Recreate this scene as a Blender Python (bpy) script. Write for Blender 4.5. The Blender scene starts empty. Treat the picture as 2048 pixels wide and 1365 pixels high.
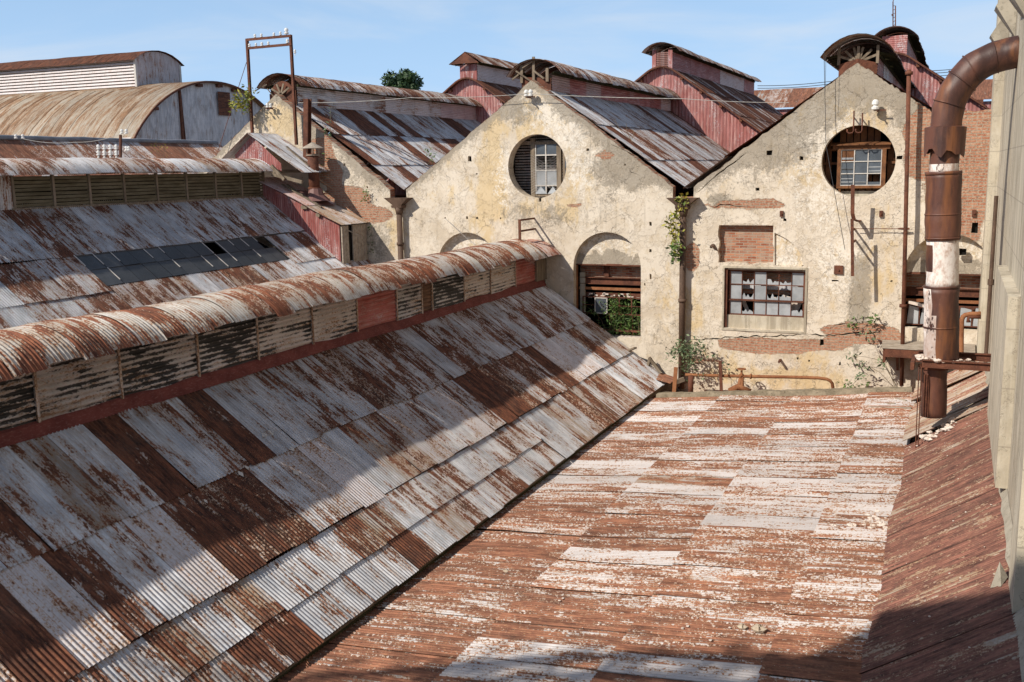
import bpy, math, random
from mathutils import Vector, Matrix, noise as mnoise
from mathutils.geometry import delaunay_2d_cdt
random.seed(7)
rnd = random.random
def ru(a, b): return a + (b - a) * rnd()
S = bpy.context.scene
COL = S.collection
# ------------------------------------------------------------------ camera model (pixel of the 2048x1365 photo -> ray)
F, CX, CY = 1991.0, 1024.0, 682.5
RX = Vector((0.91419779, 0.05357372, -0.40171165))   # world X in camera coords (x right, y down, z forward)
RY = Vector((0.40490141, -0.16290955, 0.8997307))
RZ = Vector((-0.01724075, -0.98518543, -0.17062363))
def ray(px, py):
    c = Vector((px - CX, py - CY, F)); return Vector((RX.dot(c), RY.dot(c), RZ.dot(c)))
def onY(px, py, Y=32.0):
    r = ray(px, py); return r * (Y / r.y)
def onX(px, py, X):
    r = ray(px, py); return r * (X / r.x)
def onP(px, py, x0, z0, m):
    r = ray(px, py); return r * ((z0 - m * x0) / (r.z - m * r.x))
def XZ(px, py, Y=32.0):
    p = onY(px, py, Y); return (p.x, p.z)

# ------------------------------------------------------------------ object helpers
ORIG = {}
def empty(name, loc, label=None, cat=None, group=None):
    o = bpy.data.objects.new(name, None); COL.objects.link(o); o.location = loc; o.empty_display_size = .3
    ORIG[o.name] = Vector(loc)
    tag(o, label, cat, group); return o
def tag(o, label=None, cat=None, group=None, kind=None):
    if label: o['label'] = label
    if cat: o['category'] = cat
    if group: o['group'] = group
    if kind: o['kind'] = kind
    return o
class MB:
    def __init__(s): s.v = []; s.f = []; s.uv = []; s.t = []; s.r = []; s.vm = None; s.mi = []
    def face(s, idx, uv=None, t=(0, 0, 0, 0), r=(.5, .5, 0, 0), mi=0):
        s.f.append(idx); s.uv.append(uv or [(0, 0)] * len(idx)); s.t.append(t); s.r.append(r); s.mi.append(mi)
    def quad(s, a, b, c, d, t=(0, 0, 0, 0), r=(.5, .5, 0, 0), mi=0):
        n = len(s.v); s.v += [tuple(a), tuple(b), tuple(c), tuple(d)]
        a, b, c, d = map(Vector, (a, b, c, d)); w = (b - a).length; h = (d - a).length
        s.face((n, n + 1, n + 2, n + 3), [(0, 0), (w, 0), (w, h), (0, h)], t, r, mi)
    def poly(s, pts, t=(0, 0, 0, 0), r=(.5, .5, 0, 0), mi=0):
        n = len(s.v); s.v += [tuple(p) for p in pts]; s.face(tuple(range(n, n + len(pts))), None, t, r, mi)
    def hexa(s, P, t=(0, 0, 0, 0), r=(.5, .5, 0, 0), mi=0):   # 8 points: bottom 4 ccw, top 4
        for q in ((3, 2, 1, 0), (4, 5, 6, 7), (0, 1, 5, 4), (1, 2, 6, 5), (2, 3, 7, 6), (3, 0, 4, 7)):
            s.quad(*[P[i] for i in q], t=t, r=r, mi=mi)
    def box(s, x0, x1, y0, y1, z0, z1, **k):
        s.hexa([(x0, y0, z0), (x1, y0, z0), (x1, y1, z0), (x0, y1, z0), (x0, y0, z1), (x1, y0, z1), (x1, y1, z1), (x0, y1, z1)], **k)
    def bar(s, p, q, w, h, up=(0, 0, 1), **k):
        p = Vector(p); q = Vector(q); d = (q - p).normalized(); up = Vector(up)
        if abs(d.dot(up)) > .98: up = Vector((0, 1, 0))
        a = d.cross(up).normalized() * (w / 2); b = a.cross(d).normalized() * (h / 2)
        s.hexa([p - a - b, p + a - b, q + a - b, q - a - b, p - a + b, p + a + b, q + a + b, q - a + b], **k)
    def ibeam(s, p, q, w, h, t, up=(0, 0, 1), **k):
        p = Vector(p); q = Vector(q); d = (q - p).normalized(); u = Vector(up)
        if abs(d.dot(u)) > .98: u = Vector((0, 1, 0))
        a = d.cross(u).normalized(); b = a.cross(d).normalized()
        s.bar(p + b * (h / 2 - t / 2), q + b * (h / 2 - t / 2), w, t, up, **k)
        s.bar(p - b * (h / 2 - t / 2), q - b * (h / 2 - t / 2), w, t, up, **k)
        s.bar(p, q, t, h - 2 * t - .002, up, **k)
    def tube(s, pts, rad, seg=8, cap=True, t=(0, 0, 0, 0), r=(.5, .5, 0, 0), mi=0, tf=None):
        pts = [Vector(p) for p in pts]; n0 = len(s.v); L = 0; up = None
        for i, p in enumerate(pts):
            d = (pts[min(i + 1, len(pts) - 1)] - pts[max(i - 1, 0)]).normalized()
            if up is None:
                up = Vector((0, 0, 1)) if abs(d.z) < .9 else Vector((1, 0, 0))
            a = d.cross(up).normalized(); b = a.cross(d).normalized(); up = b
            rr = rad[i] if isinstance(rad, (list, tuple)) else rad
            for k in range(seg):
                an = 2 * math.pi * k / seg; s.v.append(tuple(p + a * math.cos(an) * rr + b * math.sin(an) * rr))
        for i in range(len(pts) - 1):
            l = (pts[i + 1] - pts[i]).length; rr = rad[i] if isinstance(rad, (list, tuple)) else rad
            for k in range(seg):
                k2 = (k + 1) % seg; c0 = k / seg * 6.283 * rr; c1 = (k + 1) / seg * 6.283 * rr
                tt = tf(i, k) if tf else t
                s.face((n0 + i * seg + k, n0 + i * seg + k2, n0 + (i + 1) * seg + k2, n0 + (i + 1) * seg + k), [(c0, L), (c1, L), (c1, L + l), (c0, L + l)], tt, r, mi)
            L += l
        if cap:
            s.face(tuple(n0 + k for k in range(seg))[::-1], None, t, r, mi)
            s.face(tuple(n0 + (len(pts) - 1) * seg + k for k in range(seg)), None, t, r, mi)
    def lathe(s, c, prof, seg=16, axis=(0, 0, 1), **k):
        c = Vector(c); ax = Vector(axis).normalized()
        pts = [c + ax * z for r_, z in prof]
        q = ax.to_track_quat('Z', 'Y'); n0 = len(s.v)
        for (r_, z) in prof:
            for i in range(seg):
                an = 2 * math.pi * i / seg; s.v.append(tuple(c + q @ Vector((r_ * math.cos(an), r_ * math.sin(an), z))))
        for j in range(len(prof) - 1):
            for i in range(seg):
                i2 = (i + 1) % seg
                s.face((n0 + j * seg + i, n0 + j * seg + i2, n0 + (j + 1) * seg + i2, n0 + (j + 1) * seg + i), None, **k)
        s.face(tuple(n0 + i for i in range(seg))[::-1], None, **k); s.face(tuple(n0 + (len(prof) - 1) * seg + i for i in range(seg)), None, **k)
    def build(s, name, mat, parent=None, smooth=False, origin=None):
        me = bpy.data.meshes.new(name)
        if parent is not None: o0 = ORIG[parent.name]
        elif origin is not None: o0 = Vector(origin)
        else:
            xs = [p[0] for p in s.v]; ys = [p[1] for p in s.v]; zs = [p[2] for p in s.v]
            o0 = Vector(((min(xs) + max(xs)) / 2, (min(ys) + max(ys)) / 2, min(zs)))
        me.from_pydata([(p[0] - o0.x, p[1] - o0.y, p[2] - o0.z) for p in s.v], [], s.f)
        uvl = me.uv_layers.new(name='UVMap'); flat = []
        for u in s.uv:
            for a in u: flat += [a[0], a[1]]
        uvl.data.foreach_set('uv', flat)
        at = me.attributes.new('tone', 'FLOAT_COLOR', 'FACE'); at.data.foreach_set('color', [c for t in s.t for c in t])
        at = me.attributes.new('rnd', 'FLOAT_COLOR', 'FACE'); at.data.foreach_set('color', [c for t in s.r for c in t])
        if s.vm is not None:
            at = me.attributes.new('mask', 'FLOAT_COLOR', 'POINT'); at.data.foreach_set('color', [c for t in s.vm for c in t])
        mats = mat if isinstance(mat, (list, tuple)) else [mat]
        for m in mats: me.materials.append(m)
        if len(mats) > 1: me.polygons.foreach_set('material_index', s.mi)
        if smooth: me.polygons.foreach_set('use_smooth', [True] * len(me.polygons))
        me.update()
        o = bpy.data.objects.new(name, me); COL.objects.link(o)
        if parent is not None: o.parent = parent; ORIG[o.name] = ORIG[parent.name].copy()
        else: o.location = o0; ORIG[o.name] = o0
        return o
def copy_tree(o, loc, label=None, parent=None, rot=None):
    c = o.copy(); COL.objects.link(c); c.location = loc
    if rot is not None: c.rotation_euler = rot
    if parent: c.parent = parent
    if label: c['label'] = label
    for ch in list(o.children):
        d = ch.copy(); COL.objects.link(d); d.parent = c
    return c

# ------------------------------------------------------------------ material helpers
class NT:
    def __init__(s, name, rough=.7, spec=.3, metal=0):
        s.m = bpy.data.materials.new(name); s.m.use_nodes = True; s.t = s.m.node_tree
        s.b = s.t.nodes['Principled BSDF']; s.b.inputs['Roughness'].default_value = rough
        s.b.inputs['Specular IOR Level'].default_value = spec; s.b.inputs['Metallic'].default_value = metal
    def n(s, typ, **k):
        nd = s.t.nodes.new(typ)
        for a, b in k.items(): setattr(nd, a, b)
        return nd
    def put(s, sock, v):
        if hasattr(v, 'default_value') or hasattr(v, 'is_linked'): s.t.links.new(v, sock)
        else:
            try: sock.default_value = v
            except Exception: sock.default_value = (v[0], v[1], v[2], 1) if len(v) == 3 else v
    def math(s, op, a, b=0, c=0, clamp=False):
        nd = s.n('ShaderNodeMath', operation=op, use_clamp=clamp); s.put(nd.inputs[0], a); s.put(nd.inputs[1], b); s.put(nd.inputs[2], c); return nd.outputs[0]
    def mix(s, f, a, b, mode='MIX'):
        nd = s.n('ShaderNodeMix', data_type='RGBA', blend_type=mode, clamp_factor=True); s.put(nd.inputs[0], f)
        for i, v in ((6, a), (7, b)):
            if isinstance(v, tuple): nd.inputs[i].default_value = (v[0], v[1], v[2], 1)
            else: s.put(nd.inputs[i], v)
        return nd.outputs[2]
    def step(s, x, lo, hi, a=0., b=1.):
        nd = s.n('ShaderNodeMapRange', interpolation_type='SMOOTHSTEP'); s.put(nd.inputs[0], x); s.put(nd.inputs[1], lo); s.put(nd.inputs[2], hi)
        nd.inputs[3].default_value = a; nd.inputs[4].default_value = b; return nd.outputs[0]
    def vec(s, x, y, z=0):
        nd = s.n('ShaderNodeCombineXYZ'); s.put(nd.inputs[0], x); s.put(nd.inputs[1], y); s.put(nd.inputs[2], z); return nd.outputs[0]
    def sep(s, v):
        nd = s.n('ShaderNodeSeparateXYZ'); s.put(nd.inputs[0], v); return nd.outputs
    def vmul(s, v, k):
        nd = s.n('ShaderNodeVectorMath', operation='MULTIPLY'); s.put(nd.inputs[0], v); nd.inputs[1].default_value = k; return nd.outputs[0]
    def vadd(s, v, w):
        nd = s.n('ShaderNodeVectorMath', operation='ADD'); s.put(nd.inputs[0], v); s.put(nd.inputs[1], w); return nd.outputs[0]
    def noise(s, v, k=(1, 1, 1), detail=4, rough=.6, dist=0, col=False):
        nd = s.n('ShaderNodeTexNoise'); s.put(nd.inputs['Vector'], s.vmul(v, k)); nd.inputs['Scale'].default_value = 1
        nd.inputs['Detail'].default_value = detail; nd.inputs['Roughness'].default_value = rough; nd.inputs['Distortion'].default_value = dist
        return nd.outputs[1] if col else nd.outputs[0]
    def attr(s, name):
        nd = s.n('ShaderNodeAttribute', attribute_name=name); return nd
    def rgba(s, name):
        nd = s.attr(name); sp = s.n('ShaderNodeSeparateColor'); s.t.links.new(nd.outputs[0], sp.inputs[0])
        return sp.outputs[0], sp.outputs[1], sp.outputs[2], nd.outputs['Alpha']
    def uv(s):
        nd = s.n('ShaderNodeUVMap', uv_map='UVMap'); return nd.outputs[0]
    def pos(s):
        return s.n('ShaderNodeNewGeometry').outputs['Position']
    def bump(s, h, strength=.3, dist=.02):
        nd = s.n('ShaderNodeBump'); nd.inputs['Strength'].default_value = strength; nd.inputs['Distance'].default_value = dist
        s.put(nd.inputs['Height'], h); s.t.links.new(nd.outputs[0], s.b.inputs['Normal'])
    def out(s, col, rough=None):
        s.put(s.b.inputs['Base Color'], col)
        if rough is not None: s.put(s.b.inputs['Roughness'], rough)
        return s.m

def sheet_mat(name, galv=((.42, .435, .47), (.71, .71, .725)), rustc=((.045, .016, .010), (.17, .060, .030), (.36, .16, .07)), paint=(.62, .56, .55), redc=(.36, .075, .055), phase=.0, pitch=.076, bigk=(2.3, 1.0, 1), fk=(.30, .24, .46)):
    m = NT(name, .62, .35)
    uv = m.uv(); rust, pnt, och, blk = m.rgba('tone'); r1, r2, red, bri = m.rgba('rnd')
    off = m.vec(m.math('MULTIPLY', r1, 63.), m.math('MULTIPLY', r2, 47.), m.math('MULTIPLY', r1, 11.))
    P = m.vadd(uv, off)
    big = m.noise(P, bigk, 5, .66, .35)
    strk = m.noise(P, (13, 1.1, 1), 3, .6)
    fine = m.noise(P, (52, 20, 1), 3, .65)
    fine2 = m.noise(P, (30, 19, 1), 4, .72)
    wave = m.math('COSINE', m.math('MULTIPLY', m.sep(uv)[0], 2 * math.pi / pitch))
    f = m.math('ADD', m.math('ADD', m.math('MULTIPLY', big, .40), m.math('MULTIPLY', strk, .33)), m.math('MULTIPLY', fine, .27)); glob0 = m.noise(uv, (.9, .5, 1), 4, .65, .4); f = m.math('ADD', f, m.math('MULTIPLY', m.math('SUBTRACT', glob0, .5), .30))
    fp = m.math('ADD', m.math('ADD', m.math('MULTIPLY', big, fk[0]), m.math('MULTIPLY', strk, fk[1])), m.math('MULTIPLY', fine2, fk[2])); fp = m.math('SUBTRACT', fp, (fk[0] + fk[1] + fk[2] - 1) * .5)
    f = m.math('MULTIPLY_ADD', f, 1.25, -.125)
    fp = m.math('ADD', fp, m.math('MULTIPLY', wave, phase))
    mf = m.n('ShaderNodeMix', data_type='FLOAT'); m.put(mf.inputs[0], pnt); m.put(mf.inputs[2], f); m.put(mf.inputs[3], fp); ff = mf.outputs[0]
    thr = m.math('MULTIPLY_ADD', rust, -.34, .675)
    rm = m.step(m.math('SUBTRACT', ff, thr), -.012, .014)
    halo = m.step(m.math('SUBTRACT', ff, thr), -.13, .02)
    tone = m.noise(P, (3.1, 1.0, 1), 5, .68)
    glob = m.noise(uv, (1.1, .7, 1), 5, .65, .4)
    g = m.mix(m.step(tone, .36, .62), galv[0], galv[1])
    g = m.mix(pnt, g, paint)
    spang = m.noise(P, (24, 24, 1), 2, .7)
    g = m.mix(m.math('MULTIPLY', m.step(spang, .35, .7), .35), g, (.62, .62, .63))
    ost = m.step(m.math('ADD', m.noise(P, (5, .6, 1), 5, .7), m.math('MULTIPLY', och, .24)), .55, .85)
    g = m.mix(m.math('MULTIPLY', ost, m.math('ADD', .25, m.math('MULTIPLY', och, .5), 0, True)), g, (.27, .185, .105))
    g = m.mix(m.math('MULTIPLY', halo, m.math('MULTIPLY_ADD', pnt, -.35, .60)), g, (.30, .17, .075))
    rn = m.noise(P, (9, 3, 1), 4, .7)
    rc = m.mix(m.step(rn, .3, .62), rustc[0], rustc[1])
    rc = m.mix(m.math('MULTIPLY', m.step(fine, .52, .75), .45), rc, rustc[2])
    sv = m.math('MULTIPLY_ADD', m.step(strk, .32, .68), .75, .62); rc = m.mix(1, rc, m.vec(sv, sv, sv), 'MULTIPLY')
    c = m.mix(rm, g, rc)
    edg = m.math('MULTIPLY', m.step(m.math('ABSOLUTE', m.math('SUBTRACT', ff, thr)), .0, .022, 1, 0), .45); c = m.mix(edg, c, rustc[2])
    hp = m.math('MULTIPLY', m.step(m.math('ABSOLUTE', m.math('ADD', m.math('SUBTRACT', ff, thr), .018)), .0, .045, 1, 0), m.math('MULTIPLY', pnt, .75)); c = m.mix(hp, c, (.44, .265, .145))
    tr = m.step(wave, -1., .35, 1, 0); c = m.mix(m.math('MULTIPLY', tr, .30), c, m.mix(1, c, (.30, .24, .20), 'MULTIPLY'))  # shade in the wave troughs painted into the sheet colour
    rd = m.mix(m.step(tone, .3, .7), redc, tuple(min(1, x * 1.25 + .05) for x in redc))
    rd = m.mix(m.math('MULTIPLY', m.step(strk, .46, .70), .6), rd, (.56, .36, .33))
    rf = m.math('MULTIPLY', red, m.step(m.math('ADD', m.math('MULTIPLY', big, .5), m.math('MULTIPLY', fine2, .5)), .33, .47, 0, 1))
    c = m.mix(rf, c, rd)
    # soot / lichen
    bn = m.math('ADD', m.math('MULTIPLY', m.noise(P, (3.5, 1.3, 1), 4, .65, .4), .62), m.math('MULTIPLY', fine, .22))
    bn = m.math('ADD', bn, m.math('MULTIPLY', wave, -.05))
    bm = m.step(m.math('ADD', bn, m.math('MULTIPLY', blk, .36)), .60, .66)
    c = m.mix(m.math('MULTIPLY', bm, m.math('GREATER_THAN', blk, .02)), c, (.022, .021, .020))
    grime = m.noise(P, (1.2, 1.2, 1), 5, .7)
    c = m.mix(m.math('MULTIPLY', m.step(grime, .45, .8), .28), c, (.10, .085, .07))
    br = m.math('MULTIPLY_ADD', bri, 1.0, .88)
    c = m.mix(1, c, m.vec(br, br, br), 'MULTIPLY')
    us = m.sep(uv); dot = m.math('MULTIPLY', m.math('GREATER_THAN', m.math('COSINE', m.math('MULTIPLY', us[0], 2 * math.pi / .2286)), .93), m.math('GREATER_THAN', m.math('COSINE', m.math('MULTIPLY', us[1], 2 * math.pi / .92)), .992))
    c = m.mix(m.math('MULTIPLY', dot, .55), c, (.05, .035, .03))
    m.bump(m.math('ADD', m.math('MULTIPLY', fine, .5), m.math('MULTIPLY', rm, -.4)), .35, .004)
    return m.out(c, m.math('MULTIPLY_ADD', rm, .28, .5))

M = {}
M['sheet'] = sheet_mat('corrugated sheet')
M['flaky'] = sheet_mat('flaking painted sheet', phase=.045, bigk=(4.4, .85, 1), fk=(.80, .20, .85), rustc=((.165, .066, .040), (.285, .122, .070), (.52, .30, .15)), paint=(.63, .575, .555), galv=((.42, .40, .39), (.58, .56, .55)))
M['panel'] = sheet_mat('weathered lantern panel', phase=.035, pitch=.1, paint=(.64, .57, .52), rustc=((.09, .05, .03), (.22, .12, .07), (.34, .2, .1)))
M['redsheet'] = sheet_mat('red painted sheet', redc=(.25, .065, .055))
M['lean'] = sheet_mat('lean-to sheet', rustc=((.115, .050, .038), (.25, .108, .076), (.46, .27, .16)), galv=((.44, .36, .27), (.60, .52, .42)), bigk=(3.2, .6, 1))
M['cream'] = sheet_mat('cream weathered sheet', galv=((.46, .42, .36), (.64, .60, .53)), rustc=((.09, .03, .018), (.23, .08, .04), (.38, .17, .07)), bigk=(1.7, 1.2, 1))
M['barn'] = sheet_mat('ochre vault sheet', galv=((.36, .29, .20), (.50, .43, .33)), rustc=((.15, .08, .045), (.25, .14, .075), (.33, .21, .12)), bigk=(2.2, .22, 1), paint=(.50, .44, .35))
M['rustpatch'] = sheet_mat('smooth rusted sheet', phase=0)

def plaster_mat():
    m = NT('flaking plaster', .92, .12)
    p = m.sep(m.pos()); P = m.vec(p[0], p[2], p[1]); bk, gr, ye, wh = m.rgba('mask')
    n1 = m.noise(P, (.55, .55, .5), 6, .65, .3); n2 = m.noise(P, (2.6, 2.6, 1), 6, .68, .3); n3 = m.noise(P, (14, 14, 3), 5, .7)
    n4 = m.noise(P, (60, 60, 9), 3, .7); str_ = m.noise(P, (5.5, .35, 1), 5, .65)
    cn = lambda a, k=2.2: m.math('MULTIPLY_ADD', a, k, .5 - .5 * k)
    mot = cn(m.math('ADD', m.math('MULTIPLY', n2, .55), m.math('MULTIPLY', n3, .45)))
    lay = m.step(m.math('ADD', m.math('MULTIPLY', m.noise(P, (1.1, 1.1, 1), 6, .72, .5), .75), m.math('MULTIPLY', n3, .25)), .50, .515)
    c = m.mix(m.step(n1, .34, .66), (.57, .48, .37), (.70, .61, .495)); c = m.mix(m.math('MULTIPLY', lay, .38), c, (.76, .68, .575))
    c = m.mix(m.math('MULTIPLY', m.step(n2, .48, .66), .55), c, (.77, .69, .58))
    c = m.mix(m.math('MULTIPLY', m.step(m.noise(P, (3.3, 2.4, 1), 5, .7), .52, .66), .5), c, (.50, .395, .265))
    yf = m.math('MULTIPLY', m.step(m.math('ADD', cn(m.noise(P, (1.6, .75, 1), 7, .75, .4)), m.math('MULTIPLY', ye, .46)), .66, .98), .66)
    c = m.mix(yf, c, (.63, .46, .23))
    wf = m.step(m.math('ADD', cn(m.math('ADD', m.math('MULTIPLY', m.noise(P, (4.5, 4.5, 2), 6, .72, .8), .6), m.math('MULTIPLY', n3, .4))), m.math('MULTIPLY', wh, .40)), .78, .90)
    c = m.mix(m.math('MULTIPLY', wf, .8), c, (.80, .735, .64))
    g1 = m.step(m.math('ADD', cn(m.math('ADD', m.math('MULTIPLY', m.noise(P, (3.1, 2.3, 3), 7, .75, .6), .6), m.math('MULTIPLY', n3, .4))), m.math('MULTIPLY', gr, .62)), .70, .96)
    c = m.mix(m.math('MULTIPLY', g1, .72), c, (.245, .210, .165))
    g2 = m.math('MULTIPLY', m.step(str_, .55, .74), m.math('ADD', .22, m.math('MULTIPLY', gr, .6)))
    c = m.mix(g2, c, (.25, .21, .16))
    # crack network
    vn = m.n('ShaderNodeTexVoronoi', feature='DISTANCE_TO_EDGE'); vd = m.vadd(m.vmul(P, (1.75, 2.1, .6)), m.vmul(m.noise(P, (1.5, 1.5, 1), 5, .8, 0, True), (1.3, 1.3, .9)))
    m.put(vn.inputs['Vector'], vd); vn.inputs['Scale'].default_value = 1; vn.inputs['Randomness'].default_value = 1
    gate = m.step(m.noise(P, (.8, .8, 1), 5, .75), .47, .62)
    cr = m.math('MULTIPLY', m.step(vn.outputs[0], .001, m.math('MULTIPLY_ADD', m.step(n3, .35, .65), .026, .003), 1, 0), gate)
    vn2 = m.n('ShaderNodeTexVoronoi', feature='DISTANCE_TO_EDGE'); m.put(vn2.inputs['Vector'], m.vadd(m.vmul(P, (4.6, 5.2, .6)), m.vmul(m.noise(P, (3, 3, 1), 3, .7, 0, True), (1.1, 1.1, 1))))
    vn2.inputs['Scale'].default_value = 1
    cr2 = m.math('MULTIPLY', m.step(vn2.outputs[0], .004, .035, 1, 0), m.step(m.noise(P, (.9, .9, 4), 3, .6), .50, .60))
    c = m.mix(m.math('MULTIPLY', cr, .5), c, (.13, .10, .07)); c = m.mix(m.math('MULTIPLY', cr2, .22), c, (.16, .12, .08))
    sp = m.step(m.math('ADD', m.math('MULTIPLY', n4, .6), m.math('MULTIPLY', n2, .4)), .54, .62)
    c = m.mix(m.math('MULTIPLY', sp, .30), c, (.42, .32, .21)); sp2 = m.step(m.noise(P, (30, 30, 4), 4, .75), .57, .66); c = m.mix(m.math('MULTIPLY', sp2, .35), c, (.82, .75, .64))
    pit = m.step(m.noise(P, (7, 7, 2), 3, .6), .70, .74); c = m.mix(m.math('MULTIPLY', pit, .5), c, (.20, .15, .10))
    # brick where the plaster fell
    bt = m.n('ShaderNodeTexBrick'); m.put(bt.inputs['Vector'], m.vadd(P, m.vmul(m.noise(P, (6, 6, 1), 2, .6, 0, True), (.02, .012, 0)))); bt.inputs['Scale'].default_value = 1
    bt.inputs['Brick Width'].default_value = .27; bt.inputs['Row Height'].default_value = .085; bt.inputs['Mortar Size'].default_value = .011
    bt.inputs['Color1'].default_value = (.34, .12, .065, 1); bt.inputs['Color2'].default_value = (.44, .20, .12, 1); bt.inputs['Mortar'].default_value = (.36, .29, .22, 1); bt.inputs['Bias'].default_value = .1
    bc = m.mix(m.math('MULTIPLY', m.step(n3, .42, .62), .5), bt.outputs[0], (.56, .45, .33))
    bmk = m.step(m.math('ADD', bk, m.math('MULTIPLY', m.math('SUBTRACT', m.math('ADD', m.math('MULTIPLY', n2, .6), m.math('MULTIPLY', n3, .4)), .5), 1.5)), .48, .54)
    edge = m.math('MULTIPLY', m.step(m.math('ADD', bk, m.math('MULTIPLY', m.math('SUBTRACT', m.math('ADD', m.math('MULTIPLY', n2, .6), m.math('MULTIPLY', n3, .4)), .5), 1.5)), .40, .50), m.math('SUBTRACT', 1, bmk))
    c = m.mix(m.math('MULTIPLY', edge, .4), c, (.2, .15, .10)); c = m.mix(bmk, c, bc)
    c = m.mix(m.math('MULTIPLY', m.step(n4, .62, .78), .4), c, (.22, .17, .12))
    h = m.math('ADD', m.math('MULTIPLY', n3, .5), m.math('MULTIPLY', n2, .6)); h = m.math('ADD', h, m.math('MULTIPLY', lay, .35)); h = m.math('SUBTRACT', h, m.math('MULTIPLY', cr, .9)); h = m.math('SUBTRACT', h, m.math('MULTIPLY', cr2, .3))
    h = m.math('SUBTRACT', h, m.math('MULTIPLY', bmk, m.math('ADD', .7, bt.outputs[1]))); h = m.math('ADD', h, m.math('MULTIPLY', n4, .15))
    m.bump(h, .75, .028)
    return m.out(c)
M['plaster'] = plaster_mat()
def brick_mat(name, c1=(.27, .085, .045), c2=(.52, .235, .135), mort=(.33, .26, .2), dirt=.35):
    m = NT(name, .9, .15); p = m.sep(m.pos()); P = m.vec(m.math('ADD', p[0], p[1]), p[2], 0)
    bt = m.n('ShaderNodeTexBrick'); n0 = m.noise(P, (6, 6, 1), 2, .6, 0, True); m.put(bt.inputs['Vector'], m.vadd(P, m.vmul(n0, (.03, .018, 0)))); bt.inputs['Scale'].default_value = 1
    bt.inputs['Brick Width'].default_value = .27; bt.inputs['Row Height'].default_value = .085; bt.inputs['Mortar Size'].default_value = .012; bt.inputs['Bias'].default_value = .0
    for k, v in (('Color1', c1), ('Color2', c2), ('Mortar', mort)): bt.inputs[k].default_value = (*v, 1)
    n = m.noise(P, (3, 3, 1), 5, .7); n3 = m.noise(P, (25, 25, 1), 4, .7)
    c = m.mix(m.math('MULTIPLY', m.step(n, .42, .62), dirt), bt.outputs[0], (.42, .34, .26)); c = m.mix(m.math('MULTIPLY', m.step(n3, .5, .75), .4), c, (.14, .07, .045))
    m.bump(m.math('ADD', m.math('MULTIPLY', bt.outputs[1], -.9), m.math('MULTIPLY', n3, .6)), 1.0, .02)
    return m.out(c)
M['brick'] = brick_mat('red brick', mort=(.40, .31, .24), dirt=.55)
def rough_mat(name, cols, k=(2, 2, 2), k2=(20, 20, 20), rough=.85, spec=.2, bump=.3, bd=.01, streak=None, metal=0):
    m = NT(name, rough, spec, metal); P = m.pos()
    n1 = m.noise(P, k, 5, .65, .3); n2 = m.noise(P, k2, 4, .7)
    c = m.mix(m.step(n1, .35, .65), cols[0], cols[1]); c = m.mix(m.math('MULTIPLY', m.step(n2, .5, .7), .6), c, cols[2])
    if streak: c = m.mix(m.math('MULTIPLY', m.step(m.noise(P, (k2[0] * .35, k2[1] * .35, .3), 4, .6), .52, .72), .6), c, streak)
    m.bump(m.math('ADD', m.math('MULTIPLY', n1, .5), m.math('MULTIPLY', n2, .5)), bump, bd)
    return m.out(c)
def concrete_mat():
    m = NT('stained board-marked render', .92, .12); P = m.pos(); n1 = m.noise(P, (.5, .5, .35), 6, .7, .4); n2 = m.noise(P, (4, 4, 2), 6, .72); n3 = m.noise(P, (30, 30, 18), 4, .7); st = m.noise(P, (3.5, 3.5, .18), 5, .65)
    c = m.mix(m.step(n1, .38, .62), (.41, .355, .27), (.56, .495, .385)); c = m.mix(m.math('MULTIPLY', m.step(n2, .45, .65), .45), c, (.60, .55, .46)); c = m.mix(m.math('MULTIPLY', m.step(st, .48, .64), .7), c, (.29, .245, .185)); c = m.mix(m.math('MULTIPLY', m.step(n3, .55, .72), .35), c, (.25, .22, .18))
    vn = m.n('ShaderNodeTexVoronoi', feature='DISTANCE_TO_EDGE'); m.put(vn.inputs['Vector'], m.vadd(m.vmul(P, (.5, .28, .3)), m.vmul(m.noise(P, (2.5, 2.5, 2.5), 5, .75, 0, True), (.7, .7, .7)))); vn.inputs['Scale'].default_value = 1
    cr = m.math('MULTIPLY', m.step(vn.outputs[0], .001, .007, 1, 0), .6); c = m.mix(cr, c, (.12, .10, .08))
    br = m.math('SINE', m.math('MULTIPLY', m.sep(P)[2], 2 * math.pi / .95)); gv = m.math('MULTIPLY', m.math('GREATER_THAN', br, .997), .4); c = m.mix(gv, c, (.2, .17, .14))
    m.bump(m.math('ADD', m.math('MULTIPLY', n2, .6), m.math('MULTIPLY', n3, .4)), .5, .02); return m.out(c)
M['concrete'] = concrete_mat()
M['cement'] = rough_mat('grey cement', ((.30, .265, .21), (.42, .375, .30), (.20, .175, .135)), (1.4, 1.4, 1.4), (14, 14, 14), .92, .1, .5, .015)
M['parapet'] = rough_mat('mossy parapet', ((.20, .165, .115), (.33, .275, .20), (.075, .066, .045)), (3, 3, 3), (14, 14, 20), .95, .1, .6, .02)
M['rustiron'] = rough_mat('rusted iron', ((.075, .028, .018), (.15, .055, .032), (.26, .11, .05)), (3, 3, 3), (40, 40, 25), .8, .3, .4, .004)
M['rustbrown'] = rough_mat('orange rusted pipe', ((.20, .075, .035), (.30, .13, .06), (.38, .20, .10)), (3, 3, 3), (40, 40, 30), .85, .2, .4, .004)
M['darkpipe'] = rough_mat('dark downpipe', ((.075, .045, .03), (.13, .08, .055), (.19, .12, .08)), (2, 2, 1), (30, 30, 12), .7, .3, .3, .004)
M['wood'] = rough_mat('grey weathered wood', ((.16, .125, .09), (.27, .215, .16), (.085, .065, .045)), (8, 8, 1.2), (60, 60, 6), .9, .15, .4, .005)
M['louvre'] = rough_mat('mossy louvre wood', ((.105, .088, .055), (.175, .15, .10), (.06, .055, .028)), (1.5, 1.1, 6), (40, 5, 50), .9, .15, .4, .005)
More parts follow.
